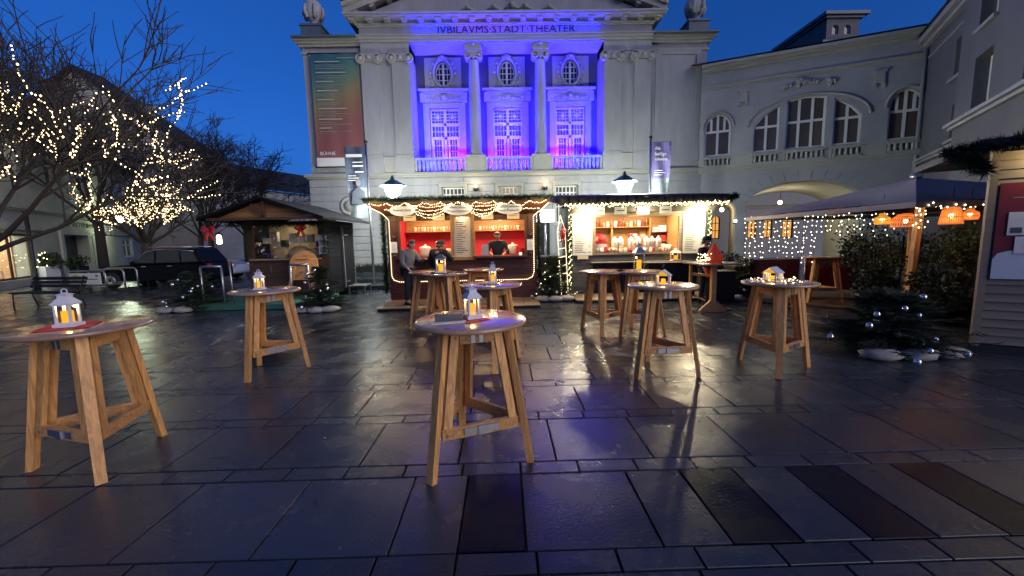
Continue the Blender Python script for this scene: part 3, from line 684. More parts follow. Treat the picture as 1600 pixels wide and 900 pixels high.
for a, b, n in ((.2, 1.2, 6), (2.03, 2.93, 5), (3.16, 4.46, 8), (4.7, 5.58, 5), (6.35, 7.35, 6)):
    q = MB(); q.box(a, b, -.0, .02, 4.6, 5.02); q.build('balustrade_back', 'greywall', wg)
    q = MB(); balus(q, a, b, 4.61, 5.015, -.06, n); q.build('balustrade', 'trim', wg)
for x in (1.6, 6.0):
    m = MB(); m.box(x-.14, x+.14, -.07, 0, 7.2, 7.55); m.box(x-.2, x+.2, -.1, 0, 7.55, 7.65); m.box(x-.17, x-.09, -.06, 0, 7.0, 7.2); m.box(x+.09, x+.17, -.06, 0, 7.0, 7.2); m.build('corbel', 'trim', wg)
m = MB(); rr = random.Random(2)
for i in range(26):
    t = rr.uniform(-1, 1); m.ball((3.8+t*.85, -.05, 7.38+.22*cos(t*1.5)+rr.uniform(-.12, .12)), rr.uniform(.05, .1), 6)
m.build('relief', 'leafwreath', wg)
for (a, zs, rise, c) in ((.5, 6.25, .55, .7), (.52, 6.25, .6, 6.85)):
    m = MB(); m.tube([(c+(a+.09)*cos(pi*i/12), -.02, zs+(rise+.09)*sin(pi*i/12)) for i in range(13)], .05, 6); m.build('archivolt', 'trim', wg)
m = MB(); m.tube([(3.81+2.0*cos(pi*i/16), -.03, 6.15+.98*sin(pi*i/16)) for i in range(17)], .05, 6); m.build('archivolt', 'trim', wg)
# voussoirs round the passage arch and courses beside it
def voussoirs(c, a, zs, rise, d, n):
    for i in range(n):
        t0 = pi*i/n+.008; t1 = pi*(i+1)/n-.008
        P = [(c+a*cos(t0), zs+rise*sin(t0)), (c+(a+d)*cos(t0), zs+(rise+d)*sin(t0)), (c+(a+d)*cos(t1), zs+(rise+d)*sin(t1)), (c+a*cos(t1), zs+rise*sin(t1))]
        q = MB(); q.prism(P, -.05, .002); q.build('voussoir', 'stucco2', wg)
voussoirs(3.875, 1.98, 2.9, .92, .4, 15)
z = .05
while z < 2.8:
    for a, b in ((.0, .6), (1.54, 1.88), (5.87, WL)):
        q = MB(); q.box(a+.005, b-.005, -.05, .002, z+.015, z+.32); q.build('stone_course', 'stucco2', wg)
    z += .33
# passage vault and side walls, lit by a hanging lamp
def vault(c, a, zs, rise, y0, y1, mat, name):
    m = MB(); N_ = 16; pr = [(c-a, -.1), *[(c+a*cos(pi-pi*i/N_), zs+rise*sin(pi*i/N_)) for i in range(N_+1)], (c+a, -.1)]
    vs = [(x, y, zz) for y in (y0, y1) for x, zz in pr]; n = len(pr)
    m.add(vs, [(i, i+1, i+1+n, i+n) for i in range(n-1)], 0, False); o = m.build(name, mat, wg); return o
vault(3.875, 2.02, 2.9, .96, .54, 5.2, pmat('vault_plaster', (.6, .57, .46), .85, var=.06), 'passage_vault')
vault(1.07, .47, 2.75, .48, .54, 3.5, pmat('cream_plaster', (.6, .54, .42), .85), 'small_passage_vault')
lw = wg.location; er = radians(-24.8)
def wloc(x, y, z): return (8.55+x*cos(er)-y*sin(er), 18+x*sin(er)+y*cos(er), z)
for (x, y, z, e) in ((3.6, 3.0, 3.2, 55), (1.07, 1.6, 2.9, 16)):
    t = thing('passage_lamp', 'small hanging lamp inside the %s arch' % ('wide passage' if e > 40 else 'narrow side'), 'lamp', wloc(x, y, z))
    m = MB(); m.ball((0, 0, 0), .1, 8); m.build('globe', 'warmlight', t); m = MB(); m.tube([(0, 0, .08), (0, 0, .5 if e > 40 else .25)], .012, 5); m.build('chain', 'metalblack', t)
    lamp('passage_light', 'POINT', (t.location.x, t.location.y-.0, z-.3), e*.7, (1, .92, .68), .12)
t = thing('side_arch_lamp', 'bright wall lamp on the jamb of the narrow arch', 'lamp', wloc(1.5, -.12, 2.3)); m = MB(); m.ball((0, 0, 0), .075, 8); m.build('globe', 'whitelight', t); m = MB(); m.box(-.03, .03, 0, .12, -.12, -.05); m.build('bracket', 'metalblack', t)
m = MB(); m.box(-.4, WL+.4, .3, 8, 8.8, 8.9); pl = [(-.4, 8.9), (WL+.4, 8.9)]; m.build('roof_edge', 'darkroof', wg)
m = MB(); m.add([(-.4, -.3, 8.88), (WL+.6, -.3, 8.88), (WL+.6, 6, 10.2), (-.4, 6, 10.2)], [(0, 1, 2, 3)]); m.build('roof', 'darkroof', wg)
m = MB(); m.tube([(WL-.12, -.1, .2), (WL-.12, -.1, 7.9)], .06, 8); m.build('downpipe', 'greywall', wg)
# courtyard house with lit windows seen through the passage
ch = thing('courtyard_house', 'courtyard house with orange lit windows seen through the passage', 'building', (9.5, 25.2, 0), radians(-12))
hs = []
wl_ = [(x, x+.62) for x in (-.9,)]+[(3.15, 3.62), (5.15, 5.62), (6.02, 6.5), (7.02, 7.6)]
m = MB(); m.wall(rect(-4, 14, -.2, 9), [arch(a, b, 1.5, 2.65, .25, 8) for a, b in wl_], 0, .4); m.build('wall', pmat('blue_grey_render', (.4, .4, .42), .9, var=.08), ch)
for a, b in wl_: window(ch, arch(a, b, 1.5, 2.65, .25, 8), .06, [(((a+b)/2, 1.5), ((a+b)/2, 2.88)), ((a, 2.0), (b, 2.0)), ((a, 2.45), (b, 2.45))], pane='orangewin', frame='brownwood', bw=.04)
m = MB(); m.box(-4, 14, -.04, 0, 3.25, 3.4); m.box(-4, 14, -.1, 0, 3.4, 3.5); m.build('string_course', 'trim', ch)

# stage house rising behind the wing
sh = thing('stage_house', 'low stepped roof lantern rising behind the arcade wing', 'building', (19.75, 26, -.85))
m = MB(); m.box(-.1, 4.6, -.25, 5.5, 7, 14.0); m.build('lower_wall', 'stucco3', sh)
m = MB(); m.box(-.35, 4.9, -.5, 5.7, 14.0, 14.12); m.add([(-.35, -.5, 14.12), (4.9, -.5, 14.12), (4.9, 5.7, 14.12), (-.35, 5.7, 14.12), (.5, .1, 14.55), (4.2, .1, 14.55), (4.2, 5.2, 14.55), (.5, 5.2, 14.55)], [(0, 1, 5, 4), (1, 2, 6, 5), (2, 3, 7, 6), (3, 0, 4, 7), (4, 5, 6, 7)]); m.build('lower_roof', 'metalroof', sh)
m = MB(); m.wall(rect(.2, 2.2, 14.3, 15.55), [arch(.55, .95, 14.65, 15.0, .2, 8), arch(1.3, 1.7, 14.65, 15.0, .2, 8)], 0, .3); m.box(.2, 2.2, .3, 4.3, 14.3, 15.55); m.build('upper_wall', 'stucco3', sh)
for x in (.75, 1.5): window(sh, arch(x-.2, x+.2, 14.65, 15.0, .2, 8), .08, [], pane='pane', fw=.04)
m = MB(); m.box(.05, 2.4, -.15, 4.5, 15.55, 15.68); m.box(-.12, 2.6, -.32, 4.7, 15.68, 15.86); m.build('upper_roof', 'metalroof', sh)
m = MB(); m.box(-2.5, 9, 6, 12, 6, 12.6); m.build('rear_block', 'greywall', sh)

# ------------------------------------------------------------------ corner house at right
hx = thing('corner_house', 'grey rendered corner house with deep set windows at the plaza edge', 'building', (15.2, 14.95, 0), atan2(-.85, -.53))
wA = [rect(2.55, 3.35, 6.3, 7.45), rect(2.7, 3.45, 4.45, 5.5)]
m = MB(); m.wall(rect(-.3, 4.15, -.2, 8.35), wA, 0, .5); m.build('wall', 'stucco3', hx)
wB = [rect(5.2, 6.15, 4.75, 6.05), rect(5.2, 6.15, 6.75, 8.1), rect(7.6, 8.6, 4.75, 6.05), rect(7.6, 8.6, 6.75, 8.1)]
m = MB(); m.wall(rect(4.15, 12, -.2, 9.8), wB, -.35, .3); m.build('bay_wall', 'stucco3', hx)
for P, y in [(p, .24) for p in wA]+[(p, -.08) for p in wB]:
    a, b = P[0][0], P[1][0]; c, d = P[0][1], P[2][1]
    o = window(hx, P, y, [((a, c+(d-c)*.66), (b, c+(d-c)*.66)), (((a+b)/2, c), ((a+b)/2, d))], pane='pane', fw=.08, bw=.08)
    q = MB(); q.box(a-.08, b+.08, y-.36, y, c-.09, c-.005); q.build('sill', 'greywall', o)
m = MB()
for z0, z1, pr in ((4.12, 4.2, .08), (4.2, 4.28, .16)): m.box(-.3, 4.15, -pr, 0, z0, z1)
m.build('string_course', 'stucco2', hx)
m = MB()
for z0, z1, pr in ((8.2, 8.32, .14), (8.32, 8.5, .3)): m.box(-.3, 4.15, -pr, 0, z0, z1)
m.build('cornice', 'stucco2', hx); m = MB(); m.box(-.3, 4.15, -.04, 0, 7.75, 7.8); m.build('moulding', 'stucco2', hx)
m = MB()
for z0, z1, pr in ((4.5, 4.58, .1), (4.58, 4.66, .2)): m.box(4.12, 12, -.35-pr, -.35, z0, z1)
m.build('bay_cornice', 'stucco2', hx)
m = MB(); m.add([(-1.0, -.4, 8.5), (4.3, -.4, 8.5), (4.3, 5, 12.5), (-1.0, 5, 12.5)], [(0, 1, 2, 3)]); m.box(-.6, 4.14, -.32, 4, 8.5, 8.53); m.build('roof', 'darkroof', hx)
m = MB(); m.add([(4.1, -.8, 9.8), (12, -.8, 9.8), (12, 5, 14), (4.1, 5, 14)], [(0, 1, 2, 3)]); m.box(4.2, 12, .31, 6, 0, 9.8); m.build('bay_roof', 'darkroof', hx)
m = MB(); m.tube([(.4, .3, 8.6), (.4, .3, 10.6)], [.09, .02], 6); m.build('roof_spike', 'metalblack', hx)
m = MB(); m.tube([(.12, -.1, .1), (.12, -.1, 8.1)], .06, 8); m.build('downpipe', 'greywall', hx)

# ------------------------------------------------------------------ old building along the left edge
lb = thing('old_market_building', 'long old building with a lit shop window and a dark double door', 'building', (-24, 22, 0), atan2(.875, -.485))
door = rect(1.1, 4.4, -.1, 2.5); shop = rect(-5.6, -2.1, .35, 2.45); shop2 = rect(-10.4, -6.2, .35, 2.45); wn_ = rect(11.2, 13.6, .95, 2.45)
up = [rect(x, x+1.5, 4.9, 6.9) for x in (-8, -4, 0.2, 4.4, 8.4, 12.4)]
m = MB(); m.wall(rect(-14, 17, -.2, 8.3), [door, shop, shop2, wn_]+up, 0, .7); m.build('wall', 'oldwall', lb)
for P in up:
    a, b = P[0][0], P[1][0]; window(lb, P, .25, [(((a+b)/2, 4.9), ((a+b)/2, 6.9)), ((a, 6.2), (b, 6.2))], pane='pane', bw=.1, fw=.1)
window(lb, wn_, .1, [((12.4, .95), (12.4, 2.45)), ((11.2, 1.9), (13.6, 1.9))], pane='pane', bw=.12, fw=.12)
for P in (shop, shop2):
    a, b = P[0][0], P[1][0]; o = window(lb, P, .12, [(((a+b)/2, .35), ((a+b)/2, 2.45))], pane='glass', frame='brownwood', bw=.14, fw=.1)
    q = MB(); q.box(a-.3, b+.3, 2.1, 2.2, 0, 3); q.build('back_wall', pmat('teal_white_wall', (.55, .8, .74), .7), o)
    q = MB(); q.box(a, b, .7, 2.1, .3, .36); q.box(a, a+.08, .7, 2.1, .3, 3); q.box(b-.08, b, .7, 2.1, .3, 3); q.box(a, b, .7, 2.1, 2.9, 3.0); q.build('room_lining', pmat('orange_wall', (.7, .42, .22), .7), o)
    for i in range(5): q = MB(); q.lathe([(.12, .36), (.15, .5), (.1, .7), (.13, .75)], (a+.5+.6*i, 1.0, 0), 8); q.build('display_ware', 'cream', o)
    q = MB(); q.box(a+.3, b-.3, 1.2, 1.4, 2.82, 2.88); q.build('ceiling_light', 'whitelight', o)
    c_, s_ = cos(lb.rotation_euler.z), sin(lb.rotation_euler.z); x, y = (a+b)/2, 1.2
    lamp('shop_light', 'AREA', (-24+x*c_-y*s_, 22+x*s_+y*c_, 2.8), 120, (.95, .95, .8), 2.4, (0, 0, lb.rotation_euler.z), size_y=.8)
m = MB()
for i in range(4): m.box(1.12+.82*i, 1.12+.82*i+.8, .45, .52, 0, 2.45)
d_ = m.build('door', pmat('dark_green_door', (.012, .025, .02), .4), lb); m = MB(); m.lathe([(.14, 0), (.14, .02)], n=12); q = m.build('door_plate', 'steel', d_, (2.4, .43, 1.75)); q.rotation_euler = (pi/2, 0, 0)
m = MB(); m.wall(rect(.75, 4.75, 0, 2.85), [rect(1.1, 4.4, -.0, 2.5)], -.1, .01); m.build('door_surround', 'oldwall', lb)
m = MB()
for z0, z1, pr in ((3.5, 3.6, .1), (3.6, 3.72, .2), (7.9, 8.1, .2), (8.1, 8.3, .4)): m.box(-14, 17, -pr, 0, z0, z1)
m.box(-14, -.4, -.12, -.0, 2.62, 2.8); m.build('cornice', 'oldwall', lb)
M['faded'] = pmat('faded_letter', (.17, .17, .13), .8)
text_mesh('inscription', 'DOROTHEUM', .44, 'faded', lb, (3.9, -.015, 2.98), extrude=.015, width=4.6)
for i in range(7):
    q = MB(); q.box(5.3, 11.0, -.04, .002, .1+.34*i, .42+.34*i); q.build('stone_course', 'oldwall', lb)
m = MB(); m.add([(-15, -.6, 8.25), (17.5, -.6, 8.25), (17.5, 6, 12.2), (-15, 6, 12.2)], [(0, 1, 2, 3)]); m.add([(-15, -.6, 8.31), (17.5, -.6, 8.31), (17.5, 6, 12.26), (-15, 6, 12.26)], [(0, 1, 2, 3)]); m.build('roof', 'darkroof', lb)
m = MB(); m.box(17, 17.01, .1, 12, 0, 8.2); m.build('end_wall', 'oldwall', lb)
# lamp on a bracket by its door
c_, s_ = cos(lb.rotation_euler.z), sin(lb.rotation_euler.z)
def lbl(x, y, z): return (-24+x*c_-y*s_, 22+x*s_+y*c_, z)
t = thing('wall_lantern', 'lit lantern on a long iron bracket above the dark door', 'lamp', lbl(7.2, -1.0, 3.75))
m = MB(); m.lathe([(.08, -.3), (.22, .02), (.22, .08), (.1, .2)], n=6, smooth=False); m.build('globe', 'lampglow', t)
m = MB(); m.lathe([(.26, .08), (.1, .26), (.02, .34)], n=6, smooth=False); m.build('cap', 'metalblack', t)
m = MB(); q0 = Vector(lbl(7.2, 0, 3.4))-t.location; m.tube([(0, 0, -.3), (0, 0, -.45), q0, q0+Vector((0, 0, -2.6))], .05, 6); m.build('bracket', 'metalblack', t)
lamp('wall_lantern_light', 'POINT', (t.location.x+.25, t.location.y-.25, 3.55), 190, (.85, 1, .62), .2)

# gabled house behind
gh = thing('gabled_house', 'big plain gable wall rising behind the old building', 'building', (-41.3, 42, 0))
m = MB(); m.prism([(-10, -.2), (10, -.2), (10, 11.6), (0, 18.9), (-10, 11.6)], 0, 2.5); m.build('wall', pmat('gable_render', (.4, .37, .3), .9, var=.2, scale=.5), gh)
for s in (-1, 1):
    m = MB(); pl = [(0, 18.95), (s*10.6, 11.2), (s*10.6, 11.6), (0, 19.35)]; m.prism(pl, -.4, 2.9); m.build('roof', 'darkroof', gh)
m = MB(); m.box(5.4, 6.3, .5, 1.4, 14, 15.9); m.build('chimney', 'greywall', gh)
fh = thing('far_house', 'dim low house row far behind the bare trees', 'building', (-33, 47, 0), radians(66))
m = MB(); m.box(0, 34, 0, 8, -.2, 8.6); m.build('wall', 'greywall', fh)
for i in range(9): window(fh, rect(1.5+3.4*i, 2.8+3.4*i, 4.4, 6.4), -.04, [((2.15+3.4*i, 4.4), (2.15+3.4*i, 6.4))], pane='pane', bw=.1)
m = MB(); m.add([(-.4, -.6, 8.6), (34.4, -.6, 8.6), (34.4, 4, 12), (-.4, 4, 12)], [(0, 1, 2, 3)]); m.build('roof', 'darkroof', fh)
# ------------------------------------------------------------------ helpers for stalls, garlands, people
def garland(pts, rad, n, rng, mi=0, m=None, ln=.11):
    """short fir twigs spread round a line of points"""
    m = m or MB(); P = [Vector(p) for p in pts]; L_ = [(P[i+1]-P[i]).length for i in range(len(P)-1)]; T_ = sum(L_)
    for _ in range(n):
        d = rng.random()*T_; i = 0
        while i < len(L_)-1 and d > L_[i]: d -= L_[i]; i += 1
        c = P[i].lerp(P[i+1], min(1, d/L_[i])); v = Vector((rng.gauss(0, 1), rng.gauss(0, 1), rng.gauss(0, .9))).normalized()
        w = v.orthogonal().normalized()*.009; a = c+v*rad*rng.uniform(.0, .5); b = a+v*ln*rng.uniform(.6, 1.3)
        m.add([a+w, a-w, b], [(0, 1, 2)], mi); w2 = v.cross(w)
        m.add([a+w2, a-w2, b], [(0, 1, 2)], mi)
    return m
def bulbs(m, pts, r, mi=0):
    for p in pts: m.octa(p, r, mi)
    return m
def along(pts, step, rng=None, jit=0.):
    P = [Vector(p) for p in pts]; out = []; carry = 0.
    for a, b in zip(P, P[1:]):
        L_ = (b-a).length; d = carry
        while d < L_:
            q = a.lerp(b, d/L_)
            if rng and jit: q = q+Vector((rng.uniform(-jit, jit), rng.uniform(-jit, jit), rng.uniform(-jit, jit)))
            out.append(tuple(q)); d += step
        carry = d-L_
    return out
def light_string(name, label, cat, pts_list, step, r, mat, rng=None, jit=0., group=None, wire=True, loc=(0, 0, 0)):
    t = thing(name, label, cat, loc, group=group); m = MB(); w = MB()
    for pts in pts_list:
        bulbs(m, along(pts, step, rng, jit), r)
        if wire and len(pts) > 1: w.tube(pts, .006, 3)
    tag(m.build('bulb', mat, t), kind='stuff')
    if wire and w.v: tag(w.build('cable', 'wire', t), kind='stuff')
    return t
def swag(a, b, dip, n=10):
    a = Vector(a); b = Vector(b); return [tuple(a.lerp(b, i/n)+Vector((0, 0, -dip*4*(i/n)*(1-i/n)))) for i in range(n+1)]

def skinned(name, verts, edges, mat, parent, root, sub=2):
    names = list(verts); idx = {k: i for i, k in enumerate(names)}
    me = bpy.data.meshes.new(name); me.from_pydata([verts[k][0] for k in names], [(idx[a], idx[b]) for a, b in edges], [])
    o = link(name, me, parent); md = o.modifiers.new('Skin', 'SKIN'); md.use_smooth_shade = True
    sv = me.skin_vertices[0].data
    for k in names:
        r = verts[k][1]; sv[idx[k]].radius = r if isinstance(r, tuple) else (r, r)
    for k in names: sv[idx[k]].use_root = (k == root)
    s = o.modifiers.new('Subdivision', 'SUBSURF'); s.levels = sub; s.render_levels = sub
    me.materials.append(M[mat]); return o
def person(label, loc, rz, J, jacket, trousers, hair, hat=False, legs=True, group=None, scale=1.):
    """J: joints in metres, facing -y; one skinned body, clothes and hair as children"""
    p = thing('person', label, 'person', loc, rz); p.scale = (scale,)*3
    V = {'pelvis': (J['pelvis'], (.13, .1)), 'waist': (J['waist'], (.125, .095)), 'chest': (J['chest'], (.15, .105)), 'collar': (J['collar'], .075), 'neck': (J['neck'], .052)}
    E = [('pelvis', 'waist'), ('waist', 'chest'), ('chest', 'collar'), ('collar', 'neck')]
    h = Vector(J['head']); f = Vector(J.get('face', (0, -1, 0))).normalized(); up = (h-Vector(J['neck'])).normalized()
    V['jaw'] = (tuple(h-up*.05+f*.025), (.058, .062)); V['mid'] = (tuple(h+up*.02+f*.012), (.074, .085)); V['crown'] = (tuple(h+up*.085), (.058, .068))
    E += [('neck', 'jaw'), ('jaw', 'mid'), ('mid', 'crown')]
    V['nose'] = (tuple(h-up*.005+f*.112), .013); E.append(('mid', 'nose'))
    side = f.cross(up).normalized()
    for s, n in ((1, 'ea'), (-1, 'eb')): V[n] = (tuple(h+side*s*.088), .016); E.append(('mid', n))
    for S in ('L', 'R'):
        V['sh'+S] = (J['sh'+S], .06); V['el'+S] = (J['el'+S], .043); V['wr'+S] = (J['wr'+S], .029)
        E += [('chest', 'sh'+S), ('sh'+S, 'el'+S), ('el'+S, 'wr'+S)]
        w = Vector(J['wr'+S]); d = (w-Vector(J['el'+S])).normalized(); a = d.cross(Vector((0, 0, 1))); a = (a if a.length > .2 else Vector((1, 0, 0))).normalized(); b = a.cross(d)
        V['pa'+S] = (tuple(w+d*.07), (.036, .02)); E.append(('wr'+S, 'pa'+S))
        for k in range(4):
            q0 = w+d*.1+a*(.027-.018*k); ln = (.06, .075, .07, .052)[k]; q1 = q0+d*ln*.6-b*.012; q2 = q1+d*ln*.35-b*.03
            for j, (q, r) in enumerate(((q0, .0095), (q1, .0085), (q2, .007))): V[f'f{S}{k}{j}'] = (tuple(q), r)
            E += [('pa'+S, f'f{S}{k}0'), (f'f{S}{k}0', f'f{S}{k}1'), (f'f{S}{k}1', f'f{S}{k}2')]
        q0 = w+d*.045+a*.042; q1 = q0+d*.04+a*.016
        V['ta'+S] = (tuple(q0), .011); V['tb'+S] = (tuple(q1), .009); E += [('pa'+S, 'ta'+S), ('ta'+S, 'tb'+S)]
        if legs:
            V['hi'+S] = (J['hi'+S], .09); V['kn'+S] = (J['kn'+S], .06); V['an'+S] = (J['an'+S], .042); a_ = Vector(J['an'+S]); V['to'+S] = (tuple(a_+Vector((0, -.17, -.055))), .035)
            E += [('pelvis', 'hi'+S), ('hi'+S, 'kn'+S), ('kn'+S, 'an'+S), ('an'+S, 'to'+S)]
    skinned('body', V, E, 'skin', p, 'pelvis', 2)
    g = 1.2
    ks = ['pelvis', 'waist', 'chest', 'collar', 'shL', 'elL', 'wrL', 'shR', 'elR', 'wrR']
    Vj = {}
    for k in ks:
        r = V[k][1]; r = r if isinstance(r, tuple) else (r, r); Vj[k] = (V[k][0], (r[0]*g+.012, r[1]*g+.016))
    Vj['collar'] = (J['collar'], .085); Vj['hem'] = (tuple(Vector(J['pelvis'])-Vector((0, 0, .1))), (.175, .14))
    for S in 'LR':
        w = Vector(J['wr'+S]); e = Vector(J['el'+S]); Vj['wr'+S] = (tuple(w.lerp(e, .12)), .045)
    skinned('jacket', Vj, [e for e in E if e[0] in ks and e[1] in ks]+[('pelvis', 'hem')], jacket, p, 'chest', 2)
    if legs:
        ks = ['pelvis', 'hiL', 'knL', 'anL', 'hiR', 'knR', 'anR']; Vt = {k: (V[k][0], tuple(x*1.18+.012 for x in (V[k][1] if isinstance(V[k][1], tuple) else (V[k][1],)*2))) for k in ks}
        skinned('trousers', Vt, [e for e in E if e[0] in ks and e[1] in ks], trousers, p, 'pelvis', 2)
        for S in 'LR':
            a_ = Vector(J['an'+S]); m = MB(); m.T = Matrix.Translation(a_+Vector((0, 0, -.07))); m.ball((0, .02, .02), .06, 8, sz=.9); m.ball((0, -.1, .0), .055, 8, sz=.7); m.ball((0, -.17, -.008), .046, 8, sz=.7); m.box(-.05, .05, -.2, .07, -.045, -.025); m.build('shoe', 'shoe', p)
    m = MB(); b_ = -f
    Rm = Matrix((side, b_, up)).transposed().to_4x4(); m.T = Matrix.Translation(h) @ Rm
    if hat:
        m.lathe([(.108, .035), (.112, .06), (.108, .09), (.09, .13), (.055, .155), (.01, .165)], (0, .008, 0), 14); m.build('knitted_hat', 'jacketdark', p)
        m = MB(); m.T = Matrix.Translation(h) @ Rm
    rg = random.Random(int(loc[0]*100)); k0 = len(m.v)
    for i in range(9):
        t = pi*i/8; m.tube([(.085*cos(t), .01+.075*sin(t), .03), (.088*cos(t), .015+.085*sin(t), -.02), (.078*cos(t), .02+.075*sin(t), -.06)], [.03, .028, .016], 6)
    if not hat: m.lathe([(.092, .055), (.094, .075), (.085, .105), (.06, .13), (.02, .142)], (0, .012, 0), 14)
    m.build('hair', hair, p)
    m = MB(); m.T = Matrix.Translation(h) @ Rm
    for s in (-1, 1):
        m.ball((s*.032, -.084, .018), .0075, 6); m.bar((s*.02, -.089, .04), (s*.046, -.083, .038), .005, .005)
    m.bar((-.025, -.083, -.052), (.025, -.083, -.052), .008, .006); m.build('eyes_and_mouth', 'ink', p)
    return p
STAND = {'pelvis': (0, 0, .96), 'waist': (0, 0, 1.12), 'chest': (0, 0, 1.32), 'collar': (0, .005, 1.46), 'neck': (0, -.005, 1.53), 'head': (0, -.02, 1.63),
         'shL': (.19, 0, 1.41), 'elL': (.25, -.02, 1.13), 'wrL': (.24, -.16, .93), 'shR': (-.19, 0, 1.41), 'elR': (-.25, -.02, 1.13), 'wrR': (-.24, -.16, .93),
         'hiL': (.1, 0, .9), 'knL': (.11, -.02, .5), 'anL': (.11, .02, .1), 'hiR': (-.1, 0, .9), 'knR': (-.11, -.02, .5), 'anR': (-.11, .02, .1)}
def pose(**k): d = dict(STAND); d.update(k); return d

def goods(kind, label, cat, loc, group, prof, mat, n=9):
    me = GOODS.get((kind, mat))
    if not me:
        m = MB(); m.lathe(prof, n=n); o = m.build(kind, mat, None, loc); GOODS[(kind, mat)] = o.data
    else: o = link(kind, me, None, loc)
    return tag(o, label, cat, group)
GOODS = {}
MUG = [(.035, 0), (.043, .01), (.046, .13), (.042, .135), (.038, .04)]
BOTTLE = [(.035, 0), (.037, .16), (.03, .2), (.013, .24), (.013, .3)]
CAN = [(.09, 0), (.1, .02), (.1, .36), (.08, .4), (.03, .43), (.03, .46), (.01, .47)]
POT = [(.15, 0), (.17, .03), (.17, .24), (.15, .27), (.05, .3), (.03, .31), (.03, .34), (.01, .35)]
JAR = [(.04, 0), (.045, .01), (.045, .09), (.035, .1), (.038, .1), (.038, .125), (.01, .13)]

# ------------------------------------------------------------------ stall with red interior (left of the two lit stalls)
AX, AY_ = -1.19, 11.4
sa = thing('market_stall', 'dark red wooden stall with two lit hatches, red interior and rope light border', 'market stall', (AX, AY_, 0))
hat = [rect(-1.72, -.3, 1.27, 2.27), rect(.35, 1.75, 1.27, 2.25)]
m = MB(); m.wall(rect(-2.06, 2.06, .04, 2.6), hat+[rect(-.24, .29, 1.25, 2.38)], 0, .06); m.build('front_wall', 'redwood', sa)
z = .08
while z < 2.5:
    h = .135
    cuts = [-2.08, 2.08]
    if z+h > 1.12 and z < 2.42: cuts = [-2.08, -1.8, 1.84, 2.08] if z+h > 1.2 else cuts
    for a, b in zip(cuts[::2], cuts[1::2]):
        q = MB(); q.box(a, b, -.022, .001, z, z+h-.008); q.build('board', 'redwood', sa)
    z += h
m = MB(); m.box(-2.06, -2.0, .06, 2.1, .04, 2.75); m.box(2.0, 2.06, .06, 2.1, .04, 2.75); m.box(-2.06, 2.06, 2.1, 2.16, .04, 2.9); m.build('side_and_rear_walls', 'redwood', sa)
m = MB(); m.box(-2, 2, .06, 2.1, .1, .16); m.build('floor', 'brownwood', sa)
m = MB(); m.box(-1.99, 1.99, 1.7, 1.74, .2, 2.02); m.box(-1.99, -1.95, .1, 1.7, .2, 2.5); m.box(1.95, 1.99, .1, 1.7, .2, 2.5); m.build('red_lining', 'redpanel', sa)
m = MB(); m.box(-1.99, 1.99, 1.7, 1.74, 2.02, 2.7); m.box(-1.98, 1.98, .07, 1.74, 2.62, 2.66); m.build('ceiling_lining', 'honey', sa)
m = MB(); m.box(-1.9, 1.9, 1.4, 1.69, 1.985, 2.01); m.build('shelf', 'honey', sa)
m = MB(); m.box(-1.9, 1.9, 1.2, 1.69, .95, 1.0); m.build('rear_counter', 'brownwood', sa)
for a, b in ((-1.8, -.26), (.31, 1.82)):
    q = MB(); q.box(a, b, -.26, .3, 1.215, 1.265); q.build('counter', 'redwood', sa)
for P in hat:
    a, b = P[0][0], P[1][0]; c, d = P[0][1], P[2][1]
    q = MB(); q.wall(rect(a-.07, b+.07, c-.0, d+.07), [rect(a, b, c, d)], -.05, .02); q.build('hatch_frame', 'brownwood', sa)
q = MB(); q.wall(rect(-.31, .36, 1.16, 2.44), [rect(-.23, .28, 1.24, 2.36)], -.1, .02); o = q.build('menu_case', 'honey', sa)
q = MB(); q.box(-.23, .28, -.02, -.01, 1.24, 2.36); q.build('menu_sheet', 'papery', o)
q = MB(); q.box(-.23, .28, -.075, -.07, 1.24, 2.36); q.build('pane', 'glass', o)
for xx in (-.12, .02, .16): q = MB(); q.ball((xx, -.05, 2.33), .016, 6); q.build('bulb', 'bulb', o)
lamp('menu_case_light', 'POINT', (AX+.02, AY_-.055, 2.3), 2.2, (1, .75, .4), .03)
q = MB(); zz = 2.2
while zz > 1.35: q.box(-.16, -.16+random.uniform(.15, .36), -.025, -.021, zz, zz+.018); zz -= .06
q.build('print', 'ink', o)
m = MB(); m.add([(-2.45, -.68, 2.72), (2.45, -.68, 2.72), (2.45, 2.4, 3.05), (-2.45, 2.4, 3.05), (-2.45, -.68, 2.8), (2.45, -.68, 2.8), (2.45, 2.4, 3.13), (-2.45, 2.4, 3.13)], [(3, 2, 1, 0), (4, 5, 6, 7), (0, 1, 5, 4), (1, 2, 6, 5), (2, 3, 7, 6), (3, 0, 4, 7)]); m.build('roof', 'darkroof', sa)
m = MB(); m.add([(-2.4, -.66, 2.70), (2.4, -.66, 2.70), (2.1, 0, 2.4), (-2.1, 0, 2.4), (-2.4, -.66, 2.72), (2.4, -.66, 2.72), (2.1, .02, 2.42), (-2.1, .02, 2.42)], [(3, 2, 1, 0), (4, 5, 6, 7), (0, 1, 5, 4), (1, 2, 6, 5), (3, 0, 4, 7)]); m.build('eave_boards', 'redwood', sa)
rg = random.Random(11)
g_ = garland([(-2.45, -.72, 2.8), (2.45, -.72, 2.8)], .05, 2600, rg); tag(g_.build('garland', 'fir', None, (AX, AY_, 0)), 'dark fir garland along the roof edge of the red stall', 'garland')
g_ = garland([(-2.16, -.06, .3), (-2.16, -.06, 2.5)], .06, 1700, rg, ln=.12); tag(g_.build('garland', 'fir', None, (AX, AY_, 0)), 'fir garland hanging down the left corner post of the red stall', 'garland')
